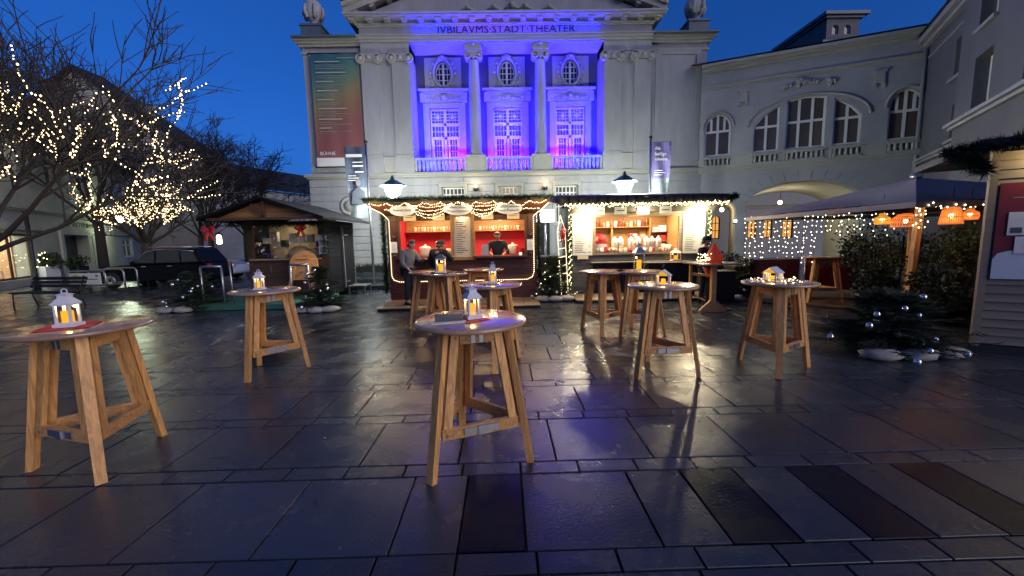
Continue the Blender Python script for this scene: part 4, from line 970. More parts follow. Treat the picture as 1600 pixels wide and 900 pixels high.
g_ = garland([(2.14, -.06, .6), (2.14, -.06, 2.5)], .05, 1300, rg, ln=.1); tag(g_.build('garland', 'fir', None, (AX, AY_, 0)), 'fir garland hanging down the right corner post of the red stall', 'garland')
# lights on it
rb = [(-2.0, -.06, 2.3), (-2.0, -.06, .75), (-1.95, -.06, .64), (-1.8, -.06, .58), (1.8, -.06, .58), (1.95, -.06, .65), (2.0, -.06, .8), (2.0, -.06, 2.35)]
light_string('rope_light', 'warm rope light framing the front of the red stall', 'rope light', [[(-2.35, -.62, 2.62), (-2.12, -.3, 2.48)]+rb+[(2.2, -.3, 2.5), (2.38, -.62, 2.66)]], .055, .014, 'bulbg', loc=(AX, AY_, 0))
ic = []
for k in range(10):
    x0 = -2.3+4.6*k/10; ic.append(swag((x0, -.7, 2.7), (x0+.46, -.7, 2.7), .05+.03*(k % 3)))
for a, b, dips in ((-1.35, -.15, (.1, .2, .3, .38)), (.1, 1.15, (.1, .2, .3, .36))):
    for d in dips: ic.append(swag((a, -.68, 2.68), (b, -.68, 2.68), d))
for x0, x1, zz in ((-2.0, -1.55, 2.56), (1.35, 2.15, 2.54)): ic.append([(x0, -.4, zz), (x1, -.4, zz-.02)])
light_string('icicle_lights', 'warm swagged curtain of small bulbs under the eave of the red stall', 'fairy lights', ic, .052, .014, 'bulb', rg, .012, loc=(AX, AY_, 0))
for x in (-2.15, -.76, .64, 2.15): lamp('eave_bulb_light', 'POINT', (AX+x, AY_-.85, 2.5), 38, (1, .68, .3), .06)
for x in (-1.0, 1.0): lamp('stall_ceiling_light', 'AREA', (AX+x, AY_+.9, 2.6), 60, (1, .7, .42), .9, size_y=.5)
lamp('stall_counter_light', 'POINT', (AX+1.05, AY_+.35, 2.15), 14, (1, .72, .45), .05)
# oval signs and price cards
for x, w_, lab, words in ((-1.5, .34, 'left', ['Beeren Jause']), (-.03, .37, 'middle', ['Winterlicher', 'Punschstand']), (1.32, .36, 'right', ['Glühwein', 'und Punsch'])):
    t = thing('oval_sign', {'left': 'pale oval board with one line of writing above the left hatch', 'middle': 'pale oval board with two lines above the menu case', 'right': 'pale oval board with greenish writing above the right hatch'}[lab], 'sign', (AX+x, AY_-.5, 2.53))
    m = MB(); m.prism([(w_*cos(2*pi*i/24), .155*sin(2*pi*i/24)) for i in range(24)], -.012, .012); m.build('board', 'signoval', t)
    for i, wd in enumerate(words): text_mesh('lettering', wd, .1, 'inkb', t, (0, -.016, (.02 if len(words) > 1 else -.03)-.1*i), extrude=.002, width=w_*1.5)
for x, nm in ((-1.42, 'beside the left oval board'), (-.62, 'between the left hatch and the icicle lights'), (.72, 'above the vendor'), (1.44, 'above the right end of the right hatch')):
    t = thing('price_card', 'cream price card hanging '+nm, 'card', (AX+x, AY_-.07, 2.4))
    m = MB(); m.box(-.17, .17, -.006, .006, -.13, .1); m.build('card', 'papery', t); m = MB(); m.box(-.12, .12, -.01, -.007, 0, .02); m.box(-.12, .08, -.01, -.007, -.05, -.035); m.build('print', 'ink', t)
for x, nm in ((-1.9, 'left'), (1.9, 'right')):
    t = thing('notice_sheet', 'white notice fixed on the %s end of the red stall front' % ('hat post' if 0 else ('near' if nm == 'left' else 'far')), 'notice', (AX+x, AY_-.05, 1.55))
    t['label'] = 'white notice on the red boards ' + ('beside the man in the grey jacket' if nm == 'left' else 'beside the hatch of the vendor')
    m = MB(); m.box(-.09, .09, -.006, .006, -.15, .15); m.build('sheet', 'paper', t); m = MB(); m.box(-.05, .05, -.01, -.007, -.08, .08); m.build('print', 'signoval', t)
    for zz in (.26, -.25):
        m = MB(); m.lathe([(.05, 0), (.055, .02), (.02, .05)], n=8); m.T = Matrix(); q = m.build('pine_cone', 'hairgrey', t, (.02, -.03, zz))
# ware inside
for i in range(15):
    x = -1.62+.1*i if i < 13 else 0
    if i < 13: goods('mug', 'small amber mug in the row on the shelf above the left hatch', 'mug', (AX+x, AY_+1.5, 2.01), 'mugs on the shelf of the red stall, left', MUG, 'terracotta' if i % 3 else 'cream')
for i in range(13): goods('mug', 'small amber mug in the row on the shelf above the vendor', 'mug', (AX+.42+.1*i, AY_+1.5, 2.01), 'mugs on the shelf of the red stall, right', MUG, 'terracotta' if i % 4 else 'cream')
for x, lab in ((-1.15, 'big cream urn with a lid in the left hatch'), (1.42, 'big cream urn with a lid beside the vendor')): goods('urn', lab, 'urn', (AX+x, AY_+.55, 1.27), None, POT, 'cream', 14)
for i, x in enumerate((-.92, -.66, -.55)): goods('bottle', ('slim brown bottle between the cream urn and the flask', 'brown bottle right of the tall flask', 'brown bottle nearest the menu case')[i], 'bottle', (AX+x, AY_+.5, 1.27), None, BOTTLE, 'bottle')
goods('flask', 'tall pale flask with a round top in the left hatch', 'flask', (AX-.78, AY_+.45, 1.27), None, [(.055, 0), (.055, .3), (.03, .34), (.05, .38), (.04, .42), (.01, .43)], 'cream')
goods('bowl', 'pile of pale napkins in a bowl by the menu case', 'bowl', (AX-.45, AY_+.35, 1.27), None, [(.08, 0), (.13, .1), (.12, .16), (.08, .2), (.02, .22)], 'cream')
for i, (x, mt, lab) in enumerate(((-1.58, 'paper', 'white paper box at the left end of the counter'), (1.7, 'red', 'small red box at the right end of the counter'), (.62, 'chrome', 'steel cup dispenser at the vendor’s right hand'))):
    m = MB(); m.box(-.1, .1, -.07, .07, 0, .17 if i < 2 else .28); m.box(-.08, .08, -.05, .05, .17 if i < 2 else .28, .19 if i < 2 else .31); tag(m.build('box', mt, None, (AX+x, AY_+.2, 1.266)), lab, 'box')
for i, (x, lab) in enumerate(((-1.62, 'round glowing candle glass at the left end of the counter'), (1.62, 'round glowing candle glass at the right end of the counter'))):
    t = thing('candle_glass', lab, 'candle', (AX+x, AY_-.15, 1.266)); m = MB(); m.lathe([(.03, 0), (.045, .03), (.04, .08)], n=10); m.build('glass', emat('candle_glass_%d' % i, (1, .75, .6), 1.5), t)
m = MB(); m.box(-2.0, 2.06, -1.55, -.03, .02, .07)
t = thing('floor_mat', 'wide flat boarded floor mat in front of the red stall', 'floor mat', (AX, AY_, 0))
for i in range(10): q = MB(); q.box(-2.02+.408*i, -2.02+.408*i+.395, -1.53, -.04, .055, .075); q.build('plank', 'pallet', t)
q = MB(); q.box(-2.0, 2.04, -1.5, -.06, .0, .055); q.build('bearer', 'blackwood', t)
# people at the stall
person('vendor in a dark jacket standing in the right hatch of the red stall', (AX+.98, AY_+.62, .17), 0, pose(collar=(0, -.06, 1.45), neck=(0, -.1, 1.51), head=(0, -.15, 1.59), chest=(0, -.03, 1.31), face=(0, -1, -.18), elL=(.3, -.12, 1.18), wrL=(.2, -.36, 1.12), elR=(-.3, -.12, 1.18), wrR=(-.2, -.36, 1.12), shL=(.2, -.04, 1.4), shR=(-.2, -.04, 1.4)), 'jacketdark', 'trouser', 'hairgrey', scale=1.03)
person('man in a grey jacket leaning at the left hatch with his face to the right', (AX-1.3, AY_-.95, .075), radians(60), pose(pelvis=(0, .05, .95), chest=(0, -.02, 1.3), collar=(0, -.05, 1.43), neck=(0, -.09, 1.5), head=(0, -.13, 1.59), face=(.0, -1, -.1), elL=(.3, -.14, 1.14), wrL=(.2, -.36, 1.2), elR=(-.27, -.02, 1.12), wrR=(-.22, -.2, .96)), 'jacketgrey', 'trouser', 'hairgrey', scale=.97)
person('person in dark clothes and a black knitted hat behind the brown lantern', (AX-.52, AY_-1.0, .075), radians(165), pose(collar=(0, -.06, 1.43), neck=(0, -.1, 1.5), head=(0, -.14, 1.58), elR=(-.33, -.14, 1.2), wrR=(-.24, -.36, 1.25)), 'jacketdark', 'trouser', 'hairgrey', hat=True, scale=.96)

# ------------------------------------------------------------------ grey stall with white menu boards
BX, BY = 3.96, 11.9
sb = thing('market_stall', 'weathered grey stall with a wide lit hatch between two white menu boards', 'market stall', (BX, BY, 0))
P = rect(-1.3, 1.16, 1.26, 2.3)
m = MB(); m.wall(rect(-1.99, 1.99, .05, 2.62), [P], 0, .05); m.build('front_wall', 'greywood', sb)
z = .1; k = 0
while z < 2.55:
    h = .115
    cuts = [-2.0, 2.0] if (z+h < 1.22 or z > 2.38) else [-2.0, -1.45, 1.31, 2.0]
    for a, b in zip(cuts[::2], cuts[1::2]):
        q = MB(); q.box(a, b, -.022-.004*(k % 2), .001, z, z+h-.008); q.build('board', 'greywood', sb)
    z += h; k += 1
m = MB(); m.box(-1.99, -1.93, .05, 2, .05, 2.7); m.box(1.93, 1.99, .05, 2, .05, 2.7); m.box(-1.99, 1.99, 2, 2.06, .05, 2.8); m.box(-1.93, 1.93, .05, 2, .1, .15); m.build('side_and_rear_walls', 'greywood', sb)
m = MB(); m.box(-1.92, 1.92, 1.5, 1.54, .15, 2.7); m.box(-1.5, -1.46, .06, 1.5, .9, 2.6); m.box(1.34, 1.38, .06, 1.5, .9, 2.6); m.box(-1.92, 1.92, .06, 1.5, 2.56, 2.6); m.build('honey_lining', 'honey', sb)
m = MB(); m.box(-1.44, .8, 1.2, 1.49, 2.02, 2.045); m.box(.75, 1.32, 1.2, 1.49, 1.85, 1.87); m.box(.75, 1.32, 1.2, 1.49, 1.55, 1.57); m.box(.74, .77, 1.2, 1.49, 1.26, 2.3); m.box(-.5, -.44, 1.25, 1.49, 1.26, 2.02); m.build('shelf', 'honey', sb)
q = MB(); q.wall(rect(-1.44, 1.3, 1.2, 2.42), [P], -.06, .03); q.build('hatch_frame', 'pallet', sb)
q = MB(); q.box(-1.48, 1.42, -.4, .3, .97, 1.0); q.build('counter', 'greywood', sb)
q = MB(); q.box(-1.4, 1.3, -.02, .4, 1.2, 1.255); q.build('sill', 'blackwood', sb)
q = MB(); q.box(-1.35, 1.3, -.1, -.03, .12, .96); q.build('counter_front', 'blackwood', sb)
m = MB(); m.add([(-2.4, -.62, 2.62), (2.3, -.62, 2.62), (2.3, 2.3, 2.98), (-2.4, 2.3, 2.98), (-2.4, -.62, 2.68), (2.3, -.62, 2.68), (2.3, 2.3, 3.04), (-2.4, 2.3, 3.04)], [(3, 2, 1, 0), (4, 5, 6, 7), (0, 1, 5, 4), (1, 2, 6, 5), (2, 3, 7, 6), (3, 0, 4, 7)]); m.build('roof', 'darkroof', sb)
for i in range(18):
    x = -2.3+.262*i
    q = MB(); q.tube([(0, -.14, -.02), (0, 2.85, .345)], [.118, .118], 10); q.build('roof_tile', 'darkroof', sb, (x, -.6, 2.74))
m = MB(); m.box(-2.05, 2.05, -.34, -.3, 2.42, 2.66); m.build('fascia', 'greywood', sb)
for x, w_, lab, tab in ((-1.69, .29, 'white menu board glowing under a spot left of the grey stall hatch', True), (1.585, .32, 'white menu board glowing under a spot right of the grey stall hatch', False)):
    t = thing('menu_board', lab, 'menu board', (BX+x, BY-.075, 1.2)); m = MB(); m.box(-w_, w_, -.01, .02, 0, 1.2); m.build('board', 'paper', t)
    m = MB(); zz = 1.02; rt = random.Random(9)
    while zz > .08: m.box(-w_+.06, -w_+.06+rt.uniform(.2, .36), -.014, -.011, zz, zz+.014); (m.box(w_-.12, w_-.05, -.014, -.011, zz, zz+.014) if rt.random() < .6 else None); zz -= .052
    m.build('print', 'ink', t)
    if tab: m = MB(); m.box(-.15, .17, -.012, .01, -.11, -.005); m.build('lower_sheet', 'papery', t)
    t = thing('spotlight', 'bright warm spotlight above the %s menu board of the grey stall' % ('first' if tab else 'second'), 'spotlight', (BX+x+.05, BY-.22, 2.5))
    t['label'] = 'bright warm spotlight above the menu board beside ' + ('the light ladder' if tab else 'the garlanded right post')
    m = MB(); m.ball((0, 0, 0), .06, 8); m.build('bulb', 'warmlight', t); m = MB(); m.lathe([(.08, .02), (.05, .1), (.02, .12)], n=10); m.box(-.015, .015, 0, .2, .1, .13); m.build('shade', 'metalblack', t)
    lamp('spotlight_beam', 'POINT', (BX+x+.05, BY-.36, 2.42), 130, (1, .84, .58), .06)
for x in (-1.28, -.66, -.02, .62):
    t = thing('price_card', {-1.28: 'grey card under the tiles, nearest the light ladder', -.66: 'grey card under the tiles, second from the light ladder', -.02: 'grey card under the tiles, third from the light ladder', .62: 'grey card under the tiles, farthest from the light ladder'}[x], 'card', (BX+x, BY-.36, 2.44)); m = MB(); m.box(-.17, .17, -.006, .006, -.09, .12); m.build('card', 'signoval', t); m = MB(); m.box(-.11, .11, -.01, -.007, 0, .03); m.build('print', 'ink', t)
for x in (-.8, .6): lamp('stall_ceiling_light', 'AREA', (BX+x, BY+.55, 2.54), 80, (1, .76, .48), 1.0, size_y=.5)
rg = random.Random(21); LS = []
for x0, zb, zt, nm in ((-2.06, .35, 2.6, 'left'), (2.02, .55, 2.6, 'right')):
    g_ = garland([(x0, -.12, zb), (x0, -.12, zt)], .05, 1300, rg, ln=.1); tag(g_.build('garland', 'fir2', None, (BX, BY, 0)), 'fir garland full of lights down the post next to ' + ('the light ladder' if nm == 'left' else 'the wooden bar table'), 'garland')
    light_string('fairy_lights', 'fairy lights wound down the post beside ' + ('the light ladder' if nm == 'left' else 'the red glowing bag'), 'fairy lights', [[(x0+.05*sin(t*2.1), -.14-.04*cos(t*2.1), zb+(zt-zb)*t/40) for t in range(41)]], .03, .013, 'bulbg', rg, .02, loc=(BX, BY, 0))
g_ = garland([(-2.35, -.68, 2.66), (2.3, -.68, 2.66)], .04, 2400, rg, ln=.09); g_ = garland([(1.9, -.6, 2.62), (2.45, -.7, 2.78)], .1, 800, rg, m=g_, ln=.12); tag(g_.build('garland', 'fir', None, (BX, BY, 0)), 'fir garland along the tiled eave of the grey stall', 'garland')
light_string('fairy_lights', 'dense fairy lights along the tiled eave of the grey stall', 'fairy lights', [[(-2.3+4.5*t/120, -.76, 2.58+.05*sin(t*1.9)+.02*sin(t*.7)) for t in range(121)], [(-2.3+4.5*t/90, -.78, 2.6+.04*sin(t*2.6)) for t in range(91)]], .045, .014, 'bulbg', rg, .015, loc=(BX, BY, 0))
for x in (-1.6, 0, 1.5): lamp('eave_bulb_light', 'POINT', (BX+x, BY-.52, 2.36), 44, (1, .8, .42), .06)
# light ladder with a red cloth doll
t = thing('light_ladder', 'ladder outlined in fairy lights leaning at the grey stall corner', 'light ladder', (BX-2.3, BY-.45, 0))
rl = [[(-.17, 0, 1.9), (-.13, 0, 1.2), (-.06, 0, .1)], [(.06, .1, 1.95), (.09, .1, 1.2), (.14, .06, .1)], [(-.17, 0, 1.9), (-.08, .05, 2.35), (.06, .1, 1.95)]]
m = MB(); w = MB()
for k in range(7):
    zz = .45+.24*k; f_ = zz/2; rl.append([(-.06-.11*zz/1.9+.005, .0, zz), (.14-.08*zz/1.9, .07, zz+.03)])
for p in rl: bulbs(m, along(p, .033), .0125); w.tube(p, .008, 4)
tag(m.build('bulb', 'bulbg', t), kind='stuff'); w.build('rail_and_rung', 'wire', t)
t = thing('cloth_doll', 'small red cloth doll hanging on the upper rungs of the light ladder', 'doll', (BX-2.33, BY-.55, 1.72))
m = MB(); m.lathe([(.03, 0), (.07, .03), (.075, .12), (.05, .2), (.02, .22)], n=9); m.tube([(0, 0, .15), (.1, -.02, .22)], [.025, .02], 6); m.tube([(0, 0, .15), (-.1, -.02, .2)], [.025, .02], 6); m.tube([(.03, 0, .02), (.05, 0, -.14)], [.03, .025], 6); m.tube([(-.03, 0, .02), (-.05, 0, -.12)], [.03, .025], 6); m.build('cloth', 'red', t)
m = MB(); m.ball((0, 0, .26), .045, 8); m.build('head', 'sack', t); m = MB(); m.lathe([(.05, .27), (.04, .31), (.01, .38)], n=8); m.build('cap', 'red', t)
# ware inside the grey stall
rt = random.Random(4); mats_ = ['cream', 'terracotta', 'bottle', 'red', 'paper', 'honey']
for i in range(17):
    x = -1.36+.127*i; kd, pr, w_ = [('jar', JAR, 'jar'), ('bottle', BOTTLE, 'bottle'), ('mug', MUG, 'mug')][i % 3]; mt = mats_[(i*5) % 6]
    pr = [(r*1.15, z_*(.8 if kd == 'bottle' else 1.4)) for r, z_ in pr]
    goods(kd+'', 'small %s in the crowded row on the upper shelf of the grey stall' % kd, w_, (BX+x, BY+1.32, 2.045), 'ware on the upper shelf of the grey stall: %ss' % kd, pr, mt)
for i, x in enumerate((-.62, -.42, -.12, .12, .35, .55, .72)): goods('canister', '%s steel canister on the hatch sill, counted from the light ladder' % ('first', 'second', 'third', 'fourth', 'fifth', 'sixth', 'seventh')[i], 'canister', (BX+x, BY+.4+.06*(i % 2), 1.255), 'steel canisters in the hatch of the grey stall', [(r*.95, z_) for r, z_ in CAN], 'chrome', 14)
for i, (x, y, z_, s, mt, lab) in enumerate(((-1.05, .3, 1.255, .15, 'paper', 'white carton with a red lid at the left of the hatch'), (-.85, .35, 1.255, .09, 'terracotta', 'clay pot between the carton and the canisters'), (.95, 1.3, 1.87, .08, 'paper', 'small picture card on the upper cubby shelf'), (1.18, 1.3, 1.87, .11, 'signoval', 'grey gift box on the upper cubby shelf'), (1.18, 1.3, 1.57, .1, 'red', 'red gift box on the middle cubby shelf'), (1.0, 1.3, 1.57, .07, 'leaf', 'green box on the middle cubby shelf'), (1.15, 1.3, 1.26, .12, 'signoval', 'grey box at the bottom of the cubby shelf'), (.92, 1.3, 1.26, .09, 'red', 'red box at the bottom of the cubby shelf'), (-1.2, 1.3, 1.6, .12, 'cream', 'cream carton high on the left back shelf'))):
    m = MB(); m.box(-s, s, -s*.6, s*.6, 0, s*1.8); tag(m.build('box', mt, None, (BX+x, BY+y, z_)), lab, 'box')
m = MB(); m.box(-.16, .16, -.1, .1, .27, .34); tag(m.build('box', 'red', None, (BX-1.05, BY+.3, 1.257)), 'red lid box lying on the white carton in the hatch', 'box')
goods('bowl', 'yellow bowl in front of the canisters', 'bowl', (BX-.74, BY+.2, 1.255), None, [(.07, 0), (.13, .07), (.12, .1), (.05, .14)], 'papery'); goods('bowl', 'pale bowl heaped with bags at the right of the hatch', 'bowl', (BX+.98, BY+.25, 1.255), None, [(.1, 0), (.16, .07), (.13, .13), (.04, .17)], 'cream')
t = thing('star_ornament', 'red paper star hanging over the canisters', 'ornament', (BX+.12, BY+1.2, 1.72)); m = MB(); m.prism([((.14 if i % 2 else .06)*sin(2*pi*i/12), (.14 if i % 2 else .06)*cos(2*pi*i/12)) for i in range(12)][::-1], -.02, .02); m.build('star', 'red', t)
t = thing('star_ornament', 'round red ornament hanging by the left shelf', 'ornament', (BX-.8, BY+1.2, 1.66)); m = MB(); m.ball((0, 0, 0), .14, 10); m.build('ball', 'red', t)
rt = random.Random(19)
for i in range(16):
    x = -1.22+.145*i+rt.uniform(-.03, .03); kd = ('cup', 'tin', 'jar')[i % 3]; pr = {'cup': MUG, 'tin': [(.05, 0), (.05, .12), (.02, .125)], 'jar': JAR}[kd]
    goods(kd, 'small %s in the front row on the sill of the grey stall hatch' % kd, kd, (BX+x, BY+.1+.07*rt.random(), 1.255), 'front row on the grey stall sill: %ss' % kd, [(r*rt.choice((.8, 1, 1.2)) if 0 else r, z_) for r, z_ in pr], ('cream', 'red', 'terracotta', 'paper', 'honey')[(i*3) % 5])
for i, (x, z_, w_, h_, mt, lab) in enumerate(((-1.2, 1.86, .16, .07, 'cream', 'cream name board on the left back panel of the grey stall'), (-.95, 1.5, .14, .2, 'red', 'red picture card on the left back panel of the grey stall'), (.3, 1.5, .12, .16, 'paper', 'white picture card on the middle back panel of the grey stall'), (.6, 1.62, .1, .14, 'terracotta', 'brown picture card near the cubby shelf'))):
    t = thing('picture_card', lab, 'card', (BX+x, BY+1.47, z_)); m = MB(); m.box(-w_, w_, -.01, .01, 0, h_*2); m.build('card', mt, t); m = MB(); m.box(-w_*.6, w_*.6, -.014, -.011, h_*.6, h_*1.2); m.build('print', 'terracotta' if mt != 'terracotta' else 'cream', t)
# black bar furniture and mat before the grey stall
t = thing('floor_mat', 'pale boarded floor mat in front of the grey stall', 'floor mat', (BX-.15, BY, 0))
for i in range(10): q = MB(); q.box(-1.95+.4*i, -1.95+.4*i+.39, -1.5, -.15, .06, .085); q.build('plank', 'pallet', t)
q = MB(); q.box(-1.93, 2.03, -1.47, -.2, .0, .06); q.build('bearer', 'blackwood', t)
t = thing('bar_table', 'black wedge shaped bar counter standing before the grey stall hatch', 'bar table', (BX+.65, BY-.75, .085)); m = MB(); m.box(-.75, .75, -.25, .25, .86, .91); m.build('top', 'blackwood', t); m = MB(); m.prism([(-.6, 0), (.6, 0), (.7, .86), (-.7, .86)], -.18, .18); m.build('body', 'blackwood', t)
for (x, y, w_, h, lab) in ((BX+1.55, BY-1.6, .3, .76, 'black box plinth at the right end of the floor mat'), (BX+2.55, BY-.9, .32, .82, 'black box plinth behind the wooden bar table')):
    t = thing('black_plinth', lab, 'plinth', (x, y, 0)); m = MB(); m.box(-w_, w_, -.25, .25, .06, h); m.build('body', 'blackwood', t); m = MB(); m.box(-w_-.03, w_+.03, -.28, .28, h, h+.04); m.build('top', 'blackwood', t); m = MB(); m.box(-w_-.1, w_+.1, -.3, .3, 0, .06); m.build('base', 'blackwood', t)
# ------------------------------------------------------------------ closed dark hut on the left
CX, CY = -6.52, 12.3
M['inner_cloth'] = pmat('tan_cloth', (.5, .38, .22), .8, var=.35, scale=7, bump=.6, bscale=6)
hc = thing('market_hut', 'closed dark wooden hut with a gable roof and a clear film over its hatch', 'market hut', (CX, CY, 0))
P = rect(-1.0, .92, 1.28, 2.27)
m = MB(); m.wall(rect(-1.18, 1.18, .15, 2.38), [P], 0, .05); m.build('front_wall', 'brownwood', hc)
for i in range(16):
    z = .16+.14*i
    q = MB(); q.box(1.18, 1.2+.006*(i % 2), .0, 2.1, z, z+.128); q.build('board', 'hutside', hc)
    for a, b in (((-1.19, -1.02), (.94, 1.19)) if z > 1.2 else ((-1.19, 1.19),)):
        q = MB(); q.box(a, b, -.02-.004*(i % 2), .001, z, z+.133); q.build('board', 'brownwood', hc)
m = MB(); m.box(-1.18, -1.13, .05, 2.1, .15, 2.4); m.box(1.13, 1.18, .05, 2.1, .15, 2.4); m.box(-1.18, 1.18, 2.1, 2.15, .15, 2.4); m.box(-1.13, 1.13, .05, 2.1, .15, .2); m.build('side_and_rear_walls', 'blackwood', hc)
m = MB(); m.box(-1.1, 1.1, 1.0, 1.05, .2, 2.35); lamp('hut_fill_light', 'POINT', (CX-.2, CY+.5, 2.1), 7, (1, .85, .6), .1)  # fill light added to brighten the hut interior, no lamp fitting here
m.build('inner_wall', pmat('beige_cloth', (.6, .5, .34), .8, var=.35, scale=3), hc)
m = MB(); m.box(1.2, 1.245, 1.05, 1.9, .3, 2.15); d = m.build('door', 'hutside', hc)
m = MB(); m.box(1.245, 1.255, 1.05, 1.08, .3, 2.15); m.box(1.2, 1.26, 1.0, 1.05, .25, 2.2); m.box(1.2, 1.26, 1.9, 1.95, .25, 2.2); m.build('door_frame', 'greywood', d)
m = MB(); m.box(1.245, 1.29, 1.78, 1.86, .82, .86); m.box(1.245, 1.27, 1.1, 1.4, 1.95, 1.98); m.box(1.245, 1.27, 1.1, 1.4, .42, .45); m.build('handle', 'steel', d)
rz_, ez = 2.92, 2.36
for s in (-1, 1):
    m = MB(); x = s*1.68; vs = [(0, -1.3, rz_), (x, -1.3, ez), (x, 2.4, ez), (0, 2.4, rz_)]; vs += [(a, b, c+.07) for a, b, c in vs]
    m.add(vs, [(0, 1, 2, 3), (4, 7, 6, 5), (0, 4, 5, 1), (1, 5, 6, 2), (2, 6, 7, 3), (3, 7, 4, 0)]); m.build('roof', 'hutroof', hc)
    for i in range(5):
        q = MB(); h0 = i*.11; h1 = h0+.104; q_ = lambda h: 1.5*(1-(h)/.56)
        a, b = q_(h0), q_(min(h1, .55)); pl = [(0, 2.38+h0), (s*a, 2.38+h0), (s*b, 2.38+h1), (0, 2.38+h1)]
        q.prism(pl if s > 0 else pl[::-1], -.95, -.92); q.build('gable_board', 'honey', hc)
m = MB(); m.bar((-1.5, -1.15, 2.4), (1.5, -1.15, 2.4), .08, .07); m.bar((.05, -1.16, 2.4), (.05, -1.16, 2.86), .07, .07); m.bar((.05, -1.165, 2.45), (-.28, -1.165, 2.78), .06, .06); m.bar((-1.45, -1.1, 2.38), (-1.45, .0, 2.38), .08, .08); m.bar((1.45, -1.1, 2.38), (1.45, 0, 2.38), .08, .08); m.build('roof_beams', 'brownwood', hc)
rgs = random.Random(14)
for i in range(7): q = MB(); x_ = -.85+.27*i; h_ = rgs.uniform(.15, .38); z_ = 1.65+rgs.uniform(-.1, .15); q.box(x_-.09, x_+.09, .35, .5, z_, z_+h_); q.T = Matrix(); q.build('highlight_box', ('paper', 'sack', 'leaf', 'paper')[i % 4], hc)  # pale boxes added behind the film in place of its bright reflections
q = MB(); q.ball((-.45, .5, 1.4), .33, 10, sz=.8); q.ball((.1, .5, 1.38), .36, 10, sz=.75); q.ball((.6, .5, 1.36), .3, 10, sz=.7); tag(q.build('covered_stock', 'inner_cloth', hc), kind='stuff')
# crumpled clear film
m = MB(); nx, nz_ = 26, 16; rgf = random.Random(8); vs = [(-1.0+1.92*i/nx, -.035+.03*rgf.random()+.025*sin(i*.7+j*.9), 1.28+.99*j/nz_) for j in range(nz_+1) for i in range(nx+1)]
m.add(vs, [(j*(nx+1)+i, j*(nx+1)+i+1, (j+1)*(nx+1)+i+1, (j+1)*(nx+1)+i) for j in range(nz_) for i in range(nx)], 0, False); m.build('clear_film', glassmat('crumpled_film', (.9, .86, .76), .2, .06), hc)
m = MB(); m.box(-1.1, 1.0, -.14, -.02, 1.23, 1.275); m.build('counter', 'pallet', hc)
m = MB(); m.box(-.55, -.52, -.05, -.03, .85, 1.05); m.box(.05, .08, -.05, -.03, .85, 1.05); m.build('hatch_handle', 'steel', hc)
rg = random.Random(31)
g_ = garland([(-1.5, -.4, 2.3), (-.5, -.35, 2.26), (.5, -.35, 2.28), (1.3, -.3, 2.28), (1.15, -.15, 1.4)], .09, 900, rg, ln=.16); g_ = garland([(-1.15, -.1, 2.2), (-1.1, -.1, 1.3)], .05, 150, rg, m=g_); tag(g_.build('garland', 'fir', None, (CX, CY, 0)), 'dark fir garland hung under the gable of the closed hut', 'garland')
def bow(label, loc, s=1.):
    t = thing('ribbon_bow', label, 'bow', loc); m = MB()
    for k in (-1, 1):
        m.tube([(0, 0, 0), (k*.1*s, -.02, .07*s), (k*.14*s, -.02, 0), (k*.08*s, -.01, -.04*s), (0, 0, 0)], [.025*s, .04*s, .045*s, .04*s, .02*s], 6)
        m.tube([(0, 0, 0), (k*.05*s, -.02, -.12*s), (k*.1*s, -.02, -.24*s)], [.02*s, .035*s, .04*s], 6)
    m.ball((0, -.02, 0), .035*s, 8); m.build('ribbon', 'red', t)
bow('red bow on the garland over the clear film', (CX+.62, CY-.4, 2.16)); bow('red bow hanging from the front left end of the hut roof', (CX-1.62, CY-.95, 2.13), 1.2)
t = thing('notice_sheet', 'two white notices fixed one above the other on the dark hut front', 'notice', (CX+1.07, CY-.04, 1.66)); m = MB(); m.box(-.13, .11, -.006, .006, .02, .3); m.box(-.13, .11, -.006, .006, -.28, .0); m.build('sheet', 'signoval', t); m = MB(); m.box(-.1, .08, -.01, -.007, .06, .14); m.box(-.09, .07, -.01, -.007, -.22, -.1); m.build('print', 'greywall', t)
t = thing('floor_platform', 'green carpeted low platform in front of the closed hut', 'platform', (CX, CY, 0)); m = MB(); m.box(-1.75, 1.3, -1.75, .3, .02, .15); m.build('carpet', 'carpet', t); m = MB(); m.box(-1.72, 1.27, -1.72, .3, 0, .02); m.build('base', 'blackwood', t)
for label, pts in (('steel railing at the left end of the hut platform', [(-1.55, -1.5), (-1.0, -1.5)]), ('steel railing at the right end of the hut platform', [(.75, -1.4), (1.22, -1.4)])):
    t = thing('railing', label, 'railing', (CX, CY, .15)); m = MB(); m.tube([(pts[0][0], pts[0][1], 1.0), (pts[1][0], pts[1][1], 1.0)], .03, 8); m.build('rail', 'steel', t)
    for x, y in pts: q = MB(); q.tube([(x, y, 0), (x, y, .985)], .028, 8); q.build('post', 'steel', t)
t = thing('metal_post', 'thin upright steel post by the left railing of the closed hut', 'post', (CX-.86, CY-1.35, .15)); m = MB(); m.tube([(0, 0, 0), (-.02, 0, 1.12)], .025, 8); m.build('post', 'steel', t)
t = thing('step_stool', 'low grey wooden step under the hut side door', 'step', (CX+1.55, CY+1.45, 0)); m = MB(); m.box(-.28, .28, -.35, .35, .24, .29); m.build('tread', 'greywood', t)
for x, y in ((-.24, -.3), (.24, -.3), (-.24, .3), (.24, .3)): q = MB(); q.box(x-.03, x+.03, y-.03, y+.03, 0, .24); q.build('leg', 'greywood', t)
